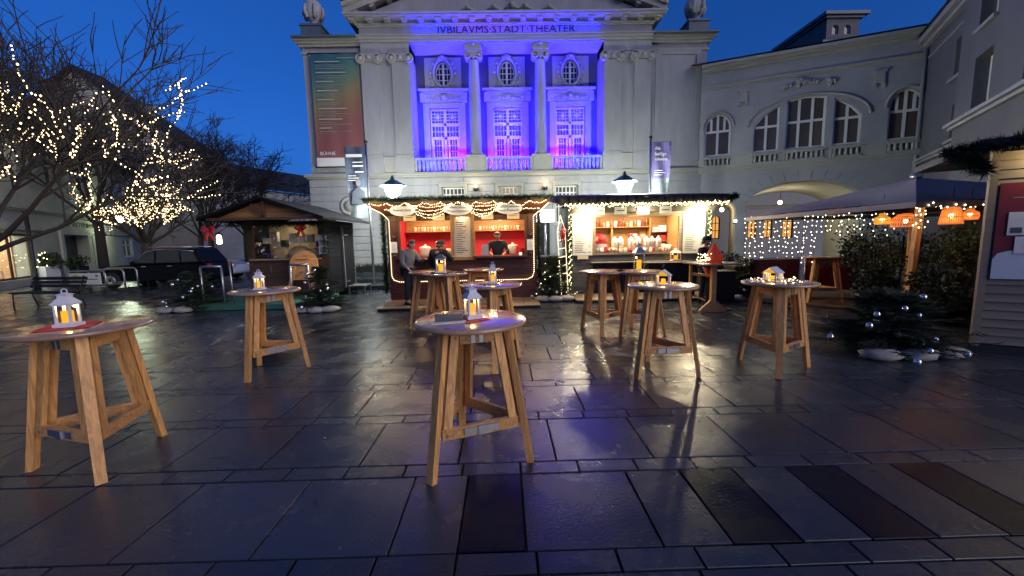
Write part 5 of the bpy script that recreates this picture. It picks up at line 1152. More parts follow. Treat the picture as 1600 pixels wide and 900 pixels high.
t = thing('lit_lantern', 'bright hanging lantern beyond the left end of the closed hut', 'lantern', (-8.05, 11.6, 1.86)); m = MB(); m.lathe([(.03, -.12), (.07, -.1), (.06, .1), (.02, .16)], n=8); m.build('glass', 'warmlight', t); m = MB(); m.lathe([(.09, .14), (.02, .22)], n=8); m.tube([(0, 0, .2), (.35, .2, .5)], .008, 4); m.build('cap', 'metalblack', t)

# ------------------------------------------------------------------ standing tables
LEGR, FOOT, TOPZ = .275, .44, 1.11
def standing_table(label, loc, rot, group='round wooden standing tables', name='standing_table', dark=0):
    t = thing(name, label, 'standing table', loc, rot, group)
    m = MB(); m.lathe([(.40, 1.072), (.416, 1.078), (.42, 1.09), (.416, 1.104), (.40, 1.11)], n=48); m.build('tabletop', 'top', t)
    A = [2*pi*k/3 for k in range(3)]
    def pt(a, z, off=0., inn=0.):
        r = FOOT+(LEGR-FOOT)*z/1.07-inn; return Vector((r*cos(a)-off*sin(a), r*sin(a)+off*cos(a), z))
    for a in A:
        m = MB(); m.bar(pt(a, 0), pt(a, 1.07), .066, .046, up=(-sin(a)*0+cos(a), sin(a), 0)); m.build('leg', 'pine_z', t)
    for i in range(3):
        a, b = A[i], A[(i+1) % 3]
        q0, q1 = pt(a, .3), pt(b, .3); d = (q1-q0).normalized(); n_ = Vector((0, 0, 1)).cross(d)
        for (p, s) in ((a, 1), (b, -1)):
            lo = pt(p, .33)+d*s*.085-n_*0; hi = pt(p, 1.06)+d*s*.085; lo2 = pt(p, .15)+d*s*.02
            m = MB(); m.bar(lo, hi, .03, .06, up=d); m.build('stile', 'pine_z', t)
        for z, h in ((.33, .085), (1.0, .085)):
            u, v = pt(a, z)+d*.05, pt(b, z)-d*.05
            if z > .5: u, v = pt(a, z)+d*.12, pt(b, z)-d*.12
            m = MB(); m.bar(u, v, .03, h); m.build('rail', 'pine_x', t)
        if i == 0:
            c = (pt(a, .33)+pt(b, .33))/2; e = d*.13
            m = MB(); m.bar(c-e-n_*-.0+n_*-.02, c+e+n_*-.02, .012, .05); m.bar(c-d*.03+n_*-.03, c+d*.03+n_*-.03, .014, .065); m.build('latch', 'steel', t)
            c = (pt(a, 1.0)+pt(b, 1.0))/2; m = MB()
            for k in (-.03, .03): m.bar(c+d*k-n_*.017-Vector((0, 0, .04)), c+d*k-n_*.017+Vector((0, 0, .04)), .03, .006, up=n_)
            m.build('hinge', 'steel', t)
    return t
R0 = radians
T3 = standing_table('standing table in the middle foreground with a card holder, red napkin and lantern', (-.27, 3.0, 0), R0(-130))
T1 = standing_table('standing table at the left edge of the foreground under a lantern with glowing candle', (-3.26, 3.1, 0), R0(194))
T2 = standing_table('standing table with a small lantern in front of the closed hut', (-3.17, 5.33, 0), R0(262))
T5 = standing_table('standing table with a blue roofed white lantern right behind the foreground table', (-.2, 5.42, 0), R0(-85))
T4 = standing_table('front one of the two pushed together standing tables under the brown lantern', (-1.12, 7.5, 0), R0(-70))
T4b = standing_table('rear one of the two pushed together standing tables beside the man in grey', (-1.5, 8.0, 0), R0(205))
T6 = standing_table('standing table nearest the menu case of the red stall', (-.45, 8.35, 0), R0(-45))
T7 = standing_table('standing table carrying the house lantern with a wire handle', (1.93, 4.9, 0), R0(212))
T9 = standing_table('standing table carrying the white house lantern and a small light string', (3.4, 4.93, 0), R0(-118))
T8b = standing_table('left one of the two pushed together tables before the grey stall', (1.75, 7.2, 0), R0(-105))
T8 = standing_table('right one of the two pushed together tables under the tall glass lantern', (2.35, 7.0, 0), R0(-150))
T10 = standing_table('empty standing table on the terrace before the red fence banners', (7.65, 9.6, .04), R0(200))
# folded table leaning at the hut
t = thing('folded_table', 'folded standing table leaning with its round underside against the closed hut', 'standing table', (CX+.62, CY-.62, .15), 0)
t.rotation_euler = (radians(-14), 0, 0)
m = MB(); m.T = Matrix.Translation((0, 0, .98)) @ Matrix.Rotation(pi/2, 4, 'X'); m.lathe([(.4, -.018), (.418, -.01), (.418, .01), (.4, .018)], n=40); m.build('tabletop', 'pine_x', t)
for s in (-1, 1):
    q = MB(); q.bar((s*.38, -.07, .0), (s*.23, -.07, 1.0), .035, .09, up=(1, 0, 0)); q.build('leg', 'pine_z', t)
    q = MB(); q.bar((s*.22, -.11, .52), (s*.19, -.11, 1.0), .03, .06, up=(1, 0, 0)); q.build('stile', 'pine_z', t)
for z, w_ in ((.98, .46), (.55, .52), (1.16, .36)): q = MB(); q.bar((-w_/2, -.085, z), (w_/2, -.085, z), .03, .08); q.build('rail', 'pine_x', t)
q = MB(); q.bar((-.06, -.13, .7), (.06, -.13, .74), .02, .05); q.bar((-.12, -.03, 1.2), (.12, -.03, 1.2), .012, .05); q.build('latch', 'steel', t)
# T shaped bar table on the right of the grey stall
t = thing('bar_table', 'narrow wooden bar table on a single post with a flared foot', 'bar table', (4.62, 8.85, 0), radians(4))
m = MB(); m.prism([(-.45, 1.07), (.5, 1.07), (.5, 1.1), (-.45, 1.1)], -.35, .55); m.build('tabletop', 'top', t)
m = MB(); m.box(-.055, .055, -.04, .04, .2, 1.07); m.build('post', 'pine_z', t)
m = MB(); m.prism([(-.3, 0), (.32, 0), (.32, .05), (.06, .26), (-.06, .26), (-.3, .05)], -.03, .03); m.build('foot', 'pine_x', t)
m = MB(); m.bar((0, -.02, .82), (-.25, .45, .82), .03, .06); m.bar((-.28, .45, .05), (-.28, .45, 1.06), .06, .05); m.build('brace', 'pine_x', t)
t = thing('glowing_bag', 'red mesh bag with lights inside standing on the wooden bar table', 'bag', (4.72, 9.05, 1.1)); m = MB(); m.lathe([(.17, 0), (.2, .06), (.15, .2), (.07, .34), (.03, .42), (.01, .44)], n=14); m.build('bag', pmat('red_glow_mesh', (.2, .02, .012), .6, var=.4, scale=22, bump=.6, bscale=40, emit=(1, .09, .02), estr=.16), t)
rg = random.Random(77); m = MB(); bulbs(m, [(-.25+rg.uniform(-.12, .12), -.05+rg.uniform(-.1, .1), rg.uniform(.03, .2)) for _ in range(40)], .013); tag(m.build('bulb', 'bulbg', t), kind='stuff')
person('person in a black cap and dark jacket standing behind the wooden bar table', (5.15, 10.3, 0), radians(25), pose(elL=(.28, -.06, 1.15), wrL=(.16, -.28, 1.1)), 'jacketdark', 'trouser', 'hairgrey', hat=True, scale=.95)
t = thing('tablecloth', 'red cloth bundle hanging under the wooden bar table top', 'cloth', (4.7, 9.15, .72)); m = MB(); m.tube([(0, 0, .35), (.02, 0, .2), (-.01, 0, .05), (0, 0, -.02)], [.1, .13, .1, .03], 8); m.build('cloth', 'red', t)

# ------------------------------------------------------------------ lanterns, napkins, things on the tables
def candle_in(t, x, y, z, h, r, e=3.5, lit=True):
    m = MB(); m.lathe([(r, 0), (r, h*.92), (r*.9, h), (r*.2, h*.97)], (x, y, z), 12); m.build('candle', 'candle' if lit else 'wax', t)
    if e: lamp('candle_light', 'POINT', (t.location.x+x, t.location.y+y-.0, t.location.z+z+h+.03), e, (1, .52, .16), .02)
def lantern(label, loc, rz, s=1., h=.26, w=.075, roof='whitepaint', body='whitepaint', cup=True, e=2.2, cr=.032, glass=True):
    t = thing('lantern', label, 'lantern', loc, rz); m = MB(); a = w
    m.box(-a-.012, a+.012, -a-.012, a+.012, 0, .022); m.box(-a, a, -a, a, .022, .03)
    for x in (-1, 1):
        for y in (-1, 1): m.box(min(x*a, x*(a-.014)), max(x*a, x*(a-.014)), min(y*a, y*(a-.014)), max(y*a, y*(a-.014)), .03, h*.62)
    m.box(-a-.004, a+.004, -a-.004, a+.004, h*.62, h*.66)
    m.build('body', body, t)
    m = MB(); b = a+.014; z0, z1 = h*.66, h*.86; c = .026
    m.add([(-b, -b, z0), (b, -b, z0), (b, b, z0), (-b, b, z0), (-c, -c, z1), (c, -c, z1), (c, c, z1), (-c, c, z1)], [(3, 2, 1, 0), (0, 1, 5, 4), (1, 2, 6, 5), (2, 3, 7, 6), (3, 0, 4, 7), (4, 5, 6, 7)])
    if cup: m.box(-.03, .03, -.03, .03, z1, z1+h*.07); m.add([(-.04, -.04, z1+h*.07), (.04, -.04, z1+h*.07), (.04, .04, z1+h*.07), (-.04, .04, z1+h*.07), (0, 0, h*1.0)], [(0, 1, 4), (1, 2, 4), (2, 3, 4), (3, 0, 4), (3, 2, 1, 0)])
    m.tube([(.018*cos(k*pi/5), 0, h*1.02+.02*sin(k*pi/5)) for k in range(10)], .004, 4, closed=True)
    m.build('roof', roof, t)
    if glass:
        g = MB()
        for k in (-1, 1): g.box(-a+.014, a-.014, k*(a-.008)-.001, k*(a-.008)+.001, .03, h*.62); g.box(k*(a-.008)-.001, k*(a-.008)+.001, -a+.014, a-.014, .03, h*.62)
        g.build('pane', 'glass', t)
    candle_in(t, 0, 0, .03, h*.34, cr, e); return t
def napkin(label, loc, rz, w=.1, mat='red'):
    t = thing('napkin', label, 'napkin', loc, rz); m = MB(); m.add([(-w, -w, .002), (w, -w, .002), (w, w, .002), (-w, w, .002), (-w, -w, .005), (w, -w, .005), (w*1.02, w, .008), (-w, w, .005)], [(3, 2, 1, 0), (4, 5, 6, 7), (0, 1, 5, 4), (1, 2, 6, 5), (2, 3, 7, 6), (3, 0, 4, 7)]); m.build('cloth', mat, t)
lantern('white lantern with a glowing yellow candle on the middle foreground table', (-.255, 2.97, 1.118), radians(28), h=.235, w=.047, cr=.025)
napkin('red napkin under the lantern of the middle foreground table', (-.26, 2.93, 1.111), radians(40), .1)
t = thing('card_holder', 'grey wooden card holder lying beside the lantern on the middle foreground table', 'card holder', (-.42, 2.9, 1.111), radians(12)); m = MB(); m.box(-.1, .1, -.03, .03, .0, .055); m.build('holder', 'greywood', t); m = MB(); m.box(-.13, .12, -.1, -.035, .0, .006); m.build('card', 'paper', t)
lantern('large white lantern with a warm candle on the left foreground table', (-3.27, 3.02, 1.118), radians(14), h=.255, w=.05, cr=.0342, e=2.5)
napkin('dark red napkin under the lantern at the left edge of the foreground', (-3.28, 3.02, 1.111), radians(30), .15)
lantern('small white lantern with an orange candle on the table before the closed hut', (-3.19, 5.25, 1.118), radians(4), h=.235, w=.044, cr=.031, e=1.8)
napkin('dark napkin under the small lantern before the closed hut', (-3.17, 5.22, 1.111), radians(40), .12, 'jacketgrey')
lantern('white lantern with a pale blue top on the second table from the front', (-.17, 5.4, 1.118), radians(6), h=.26, w=.045, cr=.026, e=1.2, roof='signoval')
napkin('grey napkin under the lantern with the pale blue top', (-.22, 5.32, 1.111), radians(20), .11, 'jacketgrey')
lantern('tall brownish white lantern with candles on the pushed together tables', (-1.18, 7.4, 1.118), radians(0), h=.4, w=.078, cup=False, e=2.2, cr=.045, roof='greywood')
napkin('dark mat under the tall brownish lantern', (-1.2, 7.35, 1.111), 0, .16, 'jacketdark')
t = lantern('tall clear lantern with a domed grey top before the grey stall', (2.3, 6.9, 1.118), radians(0), h=.47, w=.08, e=1.2, cr=.042, roof='steel', body='glass')
lantern('small cream house lantern on the counter of the grey stall', (BX+.98, BY-.28, 1.0), radians(0), h=.36, w=.11, roof='cream', body='cream', e=1.5, cr=.05)
def house_lantern(label, loc, rz, handle, roofmat):
    t = thing('house_lantern', label, 'lantern', loc, rz); m = MB(); w, d, h, g = .095, .07, .1, .175
    m.box(-w-.006, w+.006, -d-.006, d+.006, 0, .012)
    for x in (-w, -.03, .035, w):
        for y in (-d, d): m.box(x-.008, x+.008, y-.008, y+.008, .012, h)
    m.box(-w-.008, w+.008, -d-.009, -d+.006, h, h+.012); m.box(-w-.008, w+.008, d-.006, d+.009, h, h+.012)
    m.build('frame', 'whitepaint', t)
    for s in (-1, 1):
        r = MB(); vs = [(-w-.012, s*(d+.02), h+.005), (w+.012, s*(d+.02), h+.005), (w+.012, 0, g), (-w-.012, 0, g)]; vs += [(x, y, z+.007) for x, y, z in vs]
        r.add(vs, [(0, 1, 2, 3), (4, 5, 6, 7), (0, 1, 5, 4), (1, 2, 6, 5), (2, 3, 7, 6), (3, 0, 4, 7)]); r.build('roof', roofmat, t)
    q = MB()
    for x in (-w, w): q.add([(x, -d, h+.012), (x, d, h+.012), (x, 0, g-.004)], [(0, 1, 2)])
    q.build('gable', 'gable', t)
    q = MB(); q.box(-w, w, -d, -d+.002, .012, h); q.box(-w, w, d-.002, d, .012, h); q.build('pane', 'glass', t)
    if handle: q = MB(); q.tube([(-.06, 0, g), (-.06, 0, g+.05), (-.04, 0, g+.07), (.04, 0, g+.07), (.06, 0, g+.05), (.06, 0, g)], .005, 5); q.build('handle', 'metalblack', t)
    candle_in(t, -.0, 0, .012, .06, .026, .9); return t
house_lantern('white house shaped lantern with a wire handle and grey roof', (1.93, 4.88, 1.111), radians(62), True, 'signoval')
house_lantern('white house shaped lantern with a lit gable among small lights', (3.33, 4.95, 1.111), radians(35), False, 'signoval')
rg = random.Random(5); light_string('fairy_lights', 'short battery light string lying round the white house lantern', 'fairy lights', [[(.3*cos(a)*(.6+.4*sin(a*3)), .3*sin(a), .012+.02*abs(sin(a*5))) for a in [i*.12 for i in range(52)]]], .07, .009, 'bulbs', rg, .01, loc=(3.4, 4.93, 1.11))
for x, y, lab in ((-.85, 7.55, 'small dark tray at the right of the brown lantern'),):
    t = thing('tray', lab, 'tray', (x, y, 1.111)); m = MB(); m.lathe([(.08, 0), (.1, .012), (.095, .015), (.08, .006)], n=14); m.build('tray', 'metalblack', t)

# ------------------------------------------------------------------ cut firs with silver baubles
def BAUBLE(c):
    if 'b' not in GOODS: b = MB(); b.ball((0, 0, 0), .042, 10); o = b.build('bauble', 'ball', None, tuple(c)); GOODS['b'] = o.data; return o
    return link('bauble', GOODS['b'], None, tuple(c))
def fir(label, loc, w, h, nball, seed, sacks=3, mat='fir', lights=0, group=None, nn=1500):
    t = thing('fir_tree', label, 'fir tree', loc); rg = random.Random(seed); m = MB()
    m.tube([(0, 0, 0), (.02, 0, h*.9)], [.04, .01], 6, 1)
    tips = []
    for k in range(nn//14):
        z = h*(.06+.9*rg.random()**1.25); a = rg.uniform(0, 2*pi); L_ = w*(1-z/h*.78)*rg.uniform(.42, 1.28)
        dz = rg.uniform(-.05, .22)*L_; ex, ey = cos(a), sin(a)
        p0 = Vector((0, 0, z)); p1 = Vector((ex*L_, ey*L_, z+dz)); tips.append(p1)
        m.tube([p0, p0.lerp(p1, .5)+Vector((0, 0, .03)), p1], [.012, .008, .003], 3, 1, cap=False)
        for q in range(14):
            u = .25+.8*q/14; c = p0.lerp(p1, u); sd = Vector((-ey, ex, 0))
            for s in (-1, 1):
                v = (sd*s*.8+Vector((ex, ey, 0))*.55+Vector((0, 0, rg.uniform(-.3, .35)))).normalized()*(.16*(1.25-u)+.045); n_ = Vector((0, 0, 1)).cross(v).normalized()*.0075
                b = c+v; m.add([c+n_, b*1., c-n_], [(0, 1, 2)], 0); up = Vector((0, 0, .008)); m.add([c+up, b, c-up], [(0, 1, 2)], 0)
                for f_ in (.2, .4, .6, .8):
                    d = c.lerp(b, f_); e = d+Vector((ex, ey, 0))*.05+v.normalized()*.03+Vector((0, 0, rg.uniform(-.02, .04))); m.add([d+n_*.7, e, d-n_*.7], [(0, 1, 2)], 0)
    m.build('foliage', [mat, 'bark'], t)
    tips.sort(key=lambda p: p.y)
    cand = sorted([p for p in tips if p.y < .05*w and p.z > .12 and (p.x*p.x+p.y*p.y)**.5 > .3*w], key=lambda p: p.x); cand = cand[::max(1, len(cand)//nball)]
    for p in cand[:nball]:
        c = p*1.0+Vector((loc[0], loc[1]-.07, loc[2]-.01)); tag(BAUBLE(c), 'silver bauble on the fir '+SACKS.get(seed, ''), 'bauble', 'silver baubles on the fir '+SACKS.get(seed, ''))
    if lights:
        b = MB(); bulbs(b, [tuple(p*.95) for p in rg.sample(tips, min(lights, len(tips)))], .016); tag(b.build('bulb', 'bulbg', t), kind='stuff')
    for k in range(sacks):
        s_ = MB(); s_.ball((0, 0, 0), .2, 10, sz=.42); o = s_.build('sandbag', 'sack', None, (loc[0]+(-.35+.35*k)*w/.7, loc[1]-.33*w/.7-.05*(k % 2), .075)); o.scale = (1.25, .8, 1); o.rotation_euler = (0, 0, rg.uniform(-.4, .4))
        for v in o.data.vertices: v.co += Vector((rg.uniform(-.02, .02), rg.uniform(-.02, .02), rg.uniform(-.012, .012)))
        tag(o, '%s white sandbag at the foot of the fir %s' % (('leftmost', 'middle', 'rightmost')[k] if sacks == 3 else ('leftmost', 'rightmost')[k] if sacks == 2 else 'single', SACKS.get(seed, '')), 'sandbag', 'sandbags at the fir %s' % SACKS.get(seed, ''))
    return t
SACKS = {1: 'left of the closed hut', 2: 'right of the closed hut', 3: 'between the stalls', 4: 'by the grey clapboard hut', 5: 'behind the bar table'}
fir('low spreading fir with silver baubles left of the closed hut', (-8.35, 10.9, 0), .92, 1.05, 10, 1, 2)
fir('fir with silver baubles in front of the right corner of the closed hut', (-4.72, 10.3, 0), .66, 1.15, 13, 2, 3)
fir('bright fir with lights standing between the two lit stalls', (1.32, 11.2, 0), .62, 1.25, 8, 3, 3, 'fir2', 22)
fir('large dark fir with silver baubles beside the grey clapboard hut', (5.45, 5.6, 0), .92, .86, 16, 4, 3, nn=3400)
fir('pale fir behind the wooden bar table near the terrace', (6.35, 10.6, 0), .6, 1.1, 4, 5, 1, 'fir2')

# ------------------------------------------------------------------ clapboard hut at the right edge
DX, DY, DR = 6.5, 5.42, atan2(-.54, .84)
hd = thing('market_hut', 'beige clapboard hut with a red poster cut off by the picture edge', 'market hut', (DX, DY, 0), DR)
m = MB(); m.flat([(.05, .03), (3.2, .03), (3.2, 2.0), (.9, 2.0)], .12, 2.72); m.build('core', 'clap', hd)
for i in range(22):
    z = .14+.117*i
    q = MB(); q.add([(.075, -.008, z+.115), (3.2, -.008, z+.115), (3.2, -.03, z), (.075, -.03, z), (.075, .03, z+.115), (3.2, .03, z+.115), (3.2, .03, z), (.075, .03, z)], [(0, 1, 2, 3), (7, 6, 5, 4), (3, 2, 6, 7), (0, 4, 5, 1), (0, 3, 7, 4), (1, 5, 6, 2)][0:6]); q.build('clapboard', 'clap', hd)
m = MB(); m.box(0, .075, -.04, .04, .1, 2.74); m.build('corner_post', 'clap', hd)
m = MB(); m.box(-.02, 3.2, -.02, 2, .0, .12); m.build('plinth', 'blackwood', hd)
m = MB(); m.box(-.25, 3.4, -.4, 2.2, 2.74, 2.84); m.build('roof', 'darkroof', hd)
t = thing('poster', 'dark red poster with white script on the clapboard hut', 'poster', (DX, DY, 0), DR)
m = MB(); m.box(.1, 2.4, -.05, -.036, 1.04, 2.3); m.build('sheet', 'poster', t)
text_mesh('lettering', 'Advent', .3, 'flagpale', t, (.36, -.053, 1.97), extrude=.002, align='LEFT').rotation_euler = (pi/2, -.06, 0)
m = MB(); m.prism([(.1, 1.04), (.76, 1.04), (.76, 1.22), (.62, 1.2), (.6, 1.26), (.48, 1.25), (.42, 1.36), (.26, 1.42), (.14, 1.38), (.1, 1.3)], -.055, -.051); m.build('pale_corner', 'signoval', t)
for k in range(3): q = MB(); q.box(.22+.12*k, .36+.12*k, -.054, -.051, 2.1-.02*k, 2.112-.02*k); q.build('flourish', 'flagpale', t)
for (x0, z0, w_, h_, lab) in ((.2, 1.62, .95, .3, 'upper white printed sheet pinned on the red poster'), (.28, 1.38, .9, .22, 'middle white printed sheet pinned on the red poster'), (.6, 1.08, .5, .33, 'lower white printed sheet pinned on the red poster')):
    s = thing('notice_sheet', lab, 'notice', (DX, DY, 0), DR); m = MB(); m.box(x0, x0+w_, -.062, -.058, z0, z0+h_); m.build('sheet', 'paper', s)
    m = MB(); m.box(x0+.03, x0+.13, -.066, -.063, z0+.03, z0+.1) if w_ > .9 else m.box(x0+.1, x0+.4, -.066, -.063, z0+.05, z0+.07)
    for k in range(5): m.ball((x0+.3+.07*k, -.062, z0+h_*.72+.02*sin(k*2)), .03, 6, sz=.8) if w_ > .6 else None
    m.box(x0+.2, x0+w_-.1, -.066, -.063, z0+h_*.42, z0+h_*.46); m.box(x0+.2, x0+w_-.25, -.066, -.063, z0+h_*.28, z0+h_*.31); m.build('print', 'ink', s)
rg = random.Random(41)
g_ = garland([(-.45, -.35, 2.72), (0.2, -.36, 2.8), (1.2, -.42, 2.82), (2.6, -.42, 2.82)], .09, 3600, rg, ln=.11); g_ = garland([(-.5, -.3, 2.72), (-.2, -.25, 2.55), (-.1, -.2, 2.45)], .12, 900, rg, m=g_, ln=.12); t = tag(g_.build('garland', 'fir', None, (DX, DY, 0), DR), 'ragged fir garland along the eave of the clapboard hut', 'garland')
light_string('eave_bulbs', 'warm bulbs under the eave of the clapboard hut', 'string lights', [[(.3, -.3, 2.68), (2.6, -.3, 2.68)]], .21, .035, 'bulbg', loc=(0, 0, 0)).location = (DX, DY, 0)
bpy.data.objects['eave_bulbs'].rotation_euler = (0, 0, DR)
for x in (.5, 1.3): lamp('eave_bulb_light', 'POINT', (DX+x*cos(DR)+.25*sin(DR), DY+x*sin(DR)-.25*cos(DR), 2.62), 9, (1, .8, .45), .05)
# ------------------------------------------------------------------ bare trees
def bare_tree(label, loc, h, spread, seed, trunk_h, tr=.16, kids=(7, 5, 5, 4), droop=.0, group=None, twig=.011):
    t = thing('bare_tree', label, 'tree', loc, group=group); rg = random.Random(seed); mt = MB(); mb = MB(); lines = []
    top = Vector((rg.uniform(-.1, .1), rg.uniform(-.1, .1), trunk_h))
    mt.tube([(0, 0, -.05), (0, 0, .15), tuple(top*.5), tuple(top)], [tr*1.5, tr*1.1, tr, tr*.92], 10); mt.build('trunk', 'bark', t)
    def grow(p, d, L_, r, lv):
        n = 5 if lv < 2 else 3; pts = [p]; c = Vector(p); dd = Vector(d)
        for i in range(n):
            dd = (dd+Vector((rg.gauss(0, .13), rg.gauss(0, .13), rg.gauss(0, .1)+.05-droop*(lv > 1)))).normalized(); c = c+dd*L_/n; pts.append(c.copy())
        r1 = max(twig*.6, r*.35); mb.tube(pts, [r+(r1-r)*i/n for i in range(n+1)], 6 if lv == 0 else (4 if lv == 1 else 3), cap=False); lines.append((lv, pts))
        if lv+1 < len(kids):
            for k in range(kids[lv+1]):
                u = rg.uniform(.3, 1.0); i = min(n-1, int(u*n)); q = pts[i].lerp(pts[i+1], u*n-i)
                a = rg.uniform(0, 2*pi); o = dd.orthogonal().normalized(); o = Matrix.Rotation(a, 3, dd) @ o
                nd = (dd*rg.uniform(.7, 1.1)+o*rg.uniform(.55, .95)+Vector((0, 0, .12))).normalized()
                grow(q, nd, L_*rg.uniform(.42, .62), max(twig, r*.45), lv+1)
    for k in range(kids[0]):
        a = 2*pi*(k+rg.uniform(-.3, .3))/kids[0]; el = rg.uniform(.45, 1.25)
        H_ = h-trunk_h; d = Vector((cos(a)*spread*cos(el)/.75, sin(a)*spread*cos(el)/.75, H_*(.35+.5*sin(el)))); grow(top-Vector((0, 0, rg.uniform(0, .3)*trunk_h*.3)), d.normalized(), d.length*.68, tr*.42, 0)
    mb.build('crown', 'bark', t); return t, lines
def tree_lights(label, loc, lines, n, r, seed, zmax, levels=(0, 1, 2, 3), flt=None, step=.085):
    """strings of bulbs wound along the branches"""
    rg = random.Random(seed); m = MB(); w = MB(); cand = [p for lv, p in lines if lv in levels]; rg.shuffle(cand); k = 0
    for p in cand:
        if k >= n: break
        mid = p[len(p)//2]
        if mid.z > zmax or (flt and not flt(mid)) or rg.random() < (mid.z/zmax)**2*.8: continue
        pts = along(p, step*rg.uniform(.8, 1.4), rg, .03)
        for c in pts: m.octa(c, r*rg.uniform(.65, 1.3)); k += 1
        w.tube([tuple(Vector(q)+Vector((.01, -.015, 0))) for q in p], .005, 3, cap=False)
    t = thing('fairy_lights', label, 'fairy lights', loc); tag(m.build('bulb', 'bulb', t), kind='stuff'); tag(w.build('cable', 'wire', t), kind='stuff'); return t
t1, ln1 = bare_tree('big bare tree at the left edge with its branches full of fairy lights', (-12.1, 9.3, 0), 6.6, 5.4, 12, 1.5, .15, (11, 8, 7, 4), .03)
tree_lights('fairy lights covering the big bare tree at the left edge', (-12.1, 9.3, 0), ln1, 2300, .019, 3, 5.6, levels=(1, 2, 3))
for p in ((-10.6, 8.6, 3.1), (-9.7, 9.3, 3.9), (-11.3, 8.4, 4.6)): lamp('fairy_light_glow', 'POINT', p, 5, (1, .7, .35), .25)
t2, ln2 = bare_tree('goblet shaped bare tree with dense fairy lights beside the parked dark car', (-16.6, 19.0, 0), 5.1, 2.5, 5, 1.9, .2, (9, 6, 5, 4), .0)
tree_lights('dense fairy lights on the goblet shaped tree beside the dark car', (-16.6, 19.0, 0), ln2, 900, .026, 4, 5.4, levels=(1, 2, 3), flt=lambda c: c.y < .8 and c.x*c.x+c.y*c.y < 4.4 and c.z > 2.3, step=.11)
lamp('fairy_light_glow', 'POINT', (-16.4, 17.6, 3.4), 6, (1, .7, .35), .3)
bare_tree('tall dark bare tree rising over the roof at the upper left corner', (-24.3, 18.6, 0), 14.5, 5, 21, 3, .25, (8, 6, 6, 5), twig=.017)
bare_tree('tall dark bare tree next to the plain gable', (-22.0, 22.5, 0), 12.6, 3.6, 22, 3, .22, (8, 6, 6, 5), twig=.018)
bare_tree('bare tree in front of the gable slope', (-24.5, 33, 0), 10.5, 5, 23, 2.5, .2, (7, 6, 5, 4), twig=.02)
bare_tree('drooping bare tree far behind the closed hut, left one', (-22.2, 31, 0), 11.8, 3.8, 24, 2.5, .2, (7, 6, 6, 4), .06, twig=.02)
bare_tree('drooping bare tree nearest the theatre behind the closed hut', (-18.9, 30, 0), 10.4, 3.8, 25, 2.5, .2, (7, 6, 6, 4), .09, twig=.02)

# ------------------------------------------------------------------ parasol terrace at right
t = tag(MB().flat([(5.95, 10.45), (7.05, 9.4), (7.72, 8.62), (8.75, 7.35), (13, 7.35), (13, 14), (5.95, 14)], 0, .045).build('terrace', 'brownwood'), 'dark wooden terrace floor under the parasol', kind='structure')
m = MB()
for a, b in (((5.95, 10.45), (7.05, 9.4)), ((7.05, 9.4), (7.72, 8.62)), ((7.72, 8.62), (8.75, 7.35))): m.bar((a[0], a[1], .045), (b[0], b[1], .045), .05, .055)
tag(m.build('terrace_edge', 'honey'), 'pale edge board of the terrace', kind='structure')
ps = thing('parasol', 'huge square grey blue parasol covering the terrace', 'parasol', (9.45, 9.3, 0))
hw, ez, pz = 2.45, 2.2, 2.92; m = MB(); K = 8
cn = [(-hw, -hw), (hw, -hw), (hw, hw), (-hw, hw)]
for i in range(4):
    a, b = cn[i], cn[(i+1) % 4]; vs = []
    for j in range(K+1):
        v = j/K; row = [Vector((a[0]+(b[0]-a[0])*u/K, a[1]+(b[1]-a[1])*u/K, ez)) for u in range(K+1)]
        for u, p in enumerate(row): q = p.lerp(Vector((0, 0, pz)), v); q.z -= .1*sin(pi*v)*sin(pi*u/K)+.03*sin(pi*u/K)*(1-v)*-1; vs.append(tuple(q))
    m.add(vs, [(j*(K+1)+u, j*(K+1)+u+1, (j+1)*(K+1)+u+1, (j+1)*(K+1)+u) for j in range(K) for u in range(K)], 0, True)
m.build('canopy', 'canopy', ps)
m = MB()
for i in range(4):
    a, b = cn[i], cn[(i+1) % 4]; n = 10; vs = []
    for j in range(n+1): x, y = a[0]+(b[0]-a[0])*j/n, a[1]+(b[1]-a[1])*j/n; vs += [(x, y, ez), (x*1.004, y*1.004, ez-.1)]
    m.add(vs, [(2*j, 2*j+1, 2*j+3, 2*j+2) for j in range(n)], 0)
m.build('valance', 'canopy', ps)
for i in range(8):
    a = [(-1, -1), (0, -1), (1, -1), (1, 0), (1, 1), (0, 1), (-1, 1), (-1, 0)][i]; m = MB(); m.bar((0, 0, pz-.26), (a[0]*hw*.97, a[1]*hw*.97, ez-.06), .04, .05); m.build('rib', 'pine_x', ps)
m = MB(); m.lathe([(.05, 0), (.05, pz)], n=12); m.build('mast', 'pine_z', ps); m = MB(); m.box(-.45, .45, -.45, .45, .045, .14); m.build('base', 'metalblack', ps); m = MB(); m.lathe([(.1, pz-.03), (.12, pz+.05), (.02, pz+.1)], n=10); m.build('finial', 'steel', ps)
t = thing('timber_post', 'lit timber post at the near corner of the parasol', 'post', (7.42, 7.2, 0)); m = MB(); m.bar((-.06, 0, 0), (.02, 0, 2.18), .09, .09); m.build('post', 'pine_z', t); m = MB(); m.box(-.3, .2, -.25, .25, 0, .05); m.build('foot_plate', 'metalblack', t)
rg = random.Random(51)
light_string('fairy_lights', 'fairy lights twisted round the near parasol edge and timber post', 'fairy lights', [[(7.1+.13*i, 6.85, 2.1+.05*sin(i*1.7)) for i in range(22)], [(7.4+.08*cos(i*1.3), 7.12+.05*sin(i*1.3), 2.15-.028*i) for i in range(16)]], .085, .016, 'bulbs', rg, .04)
cur = []
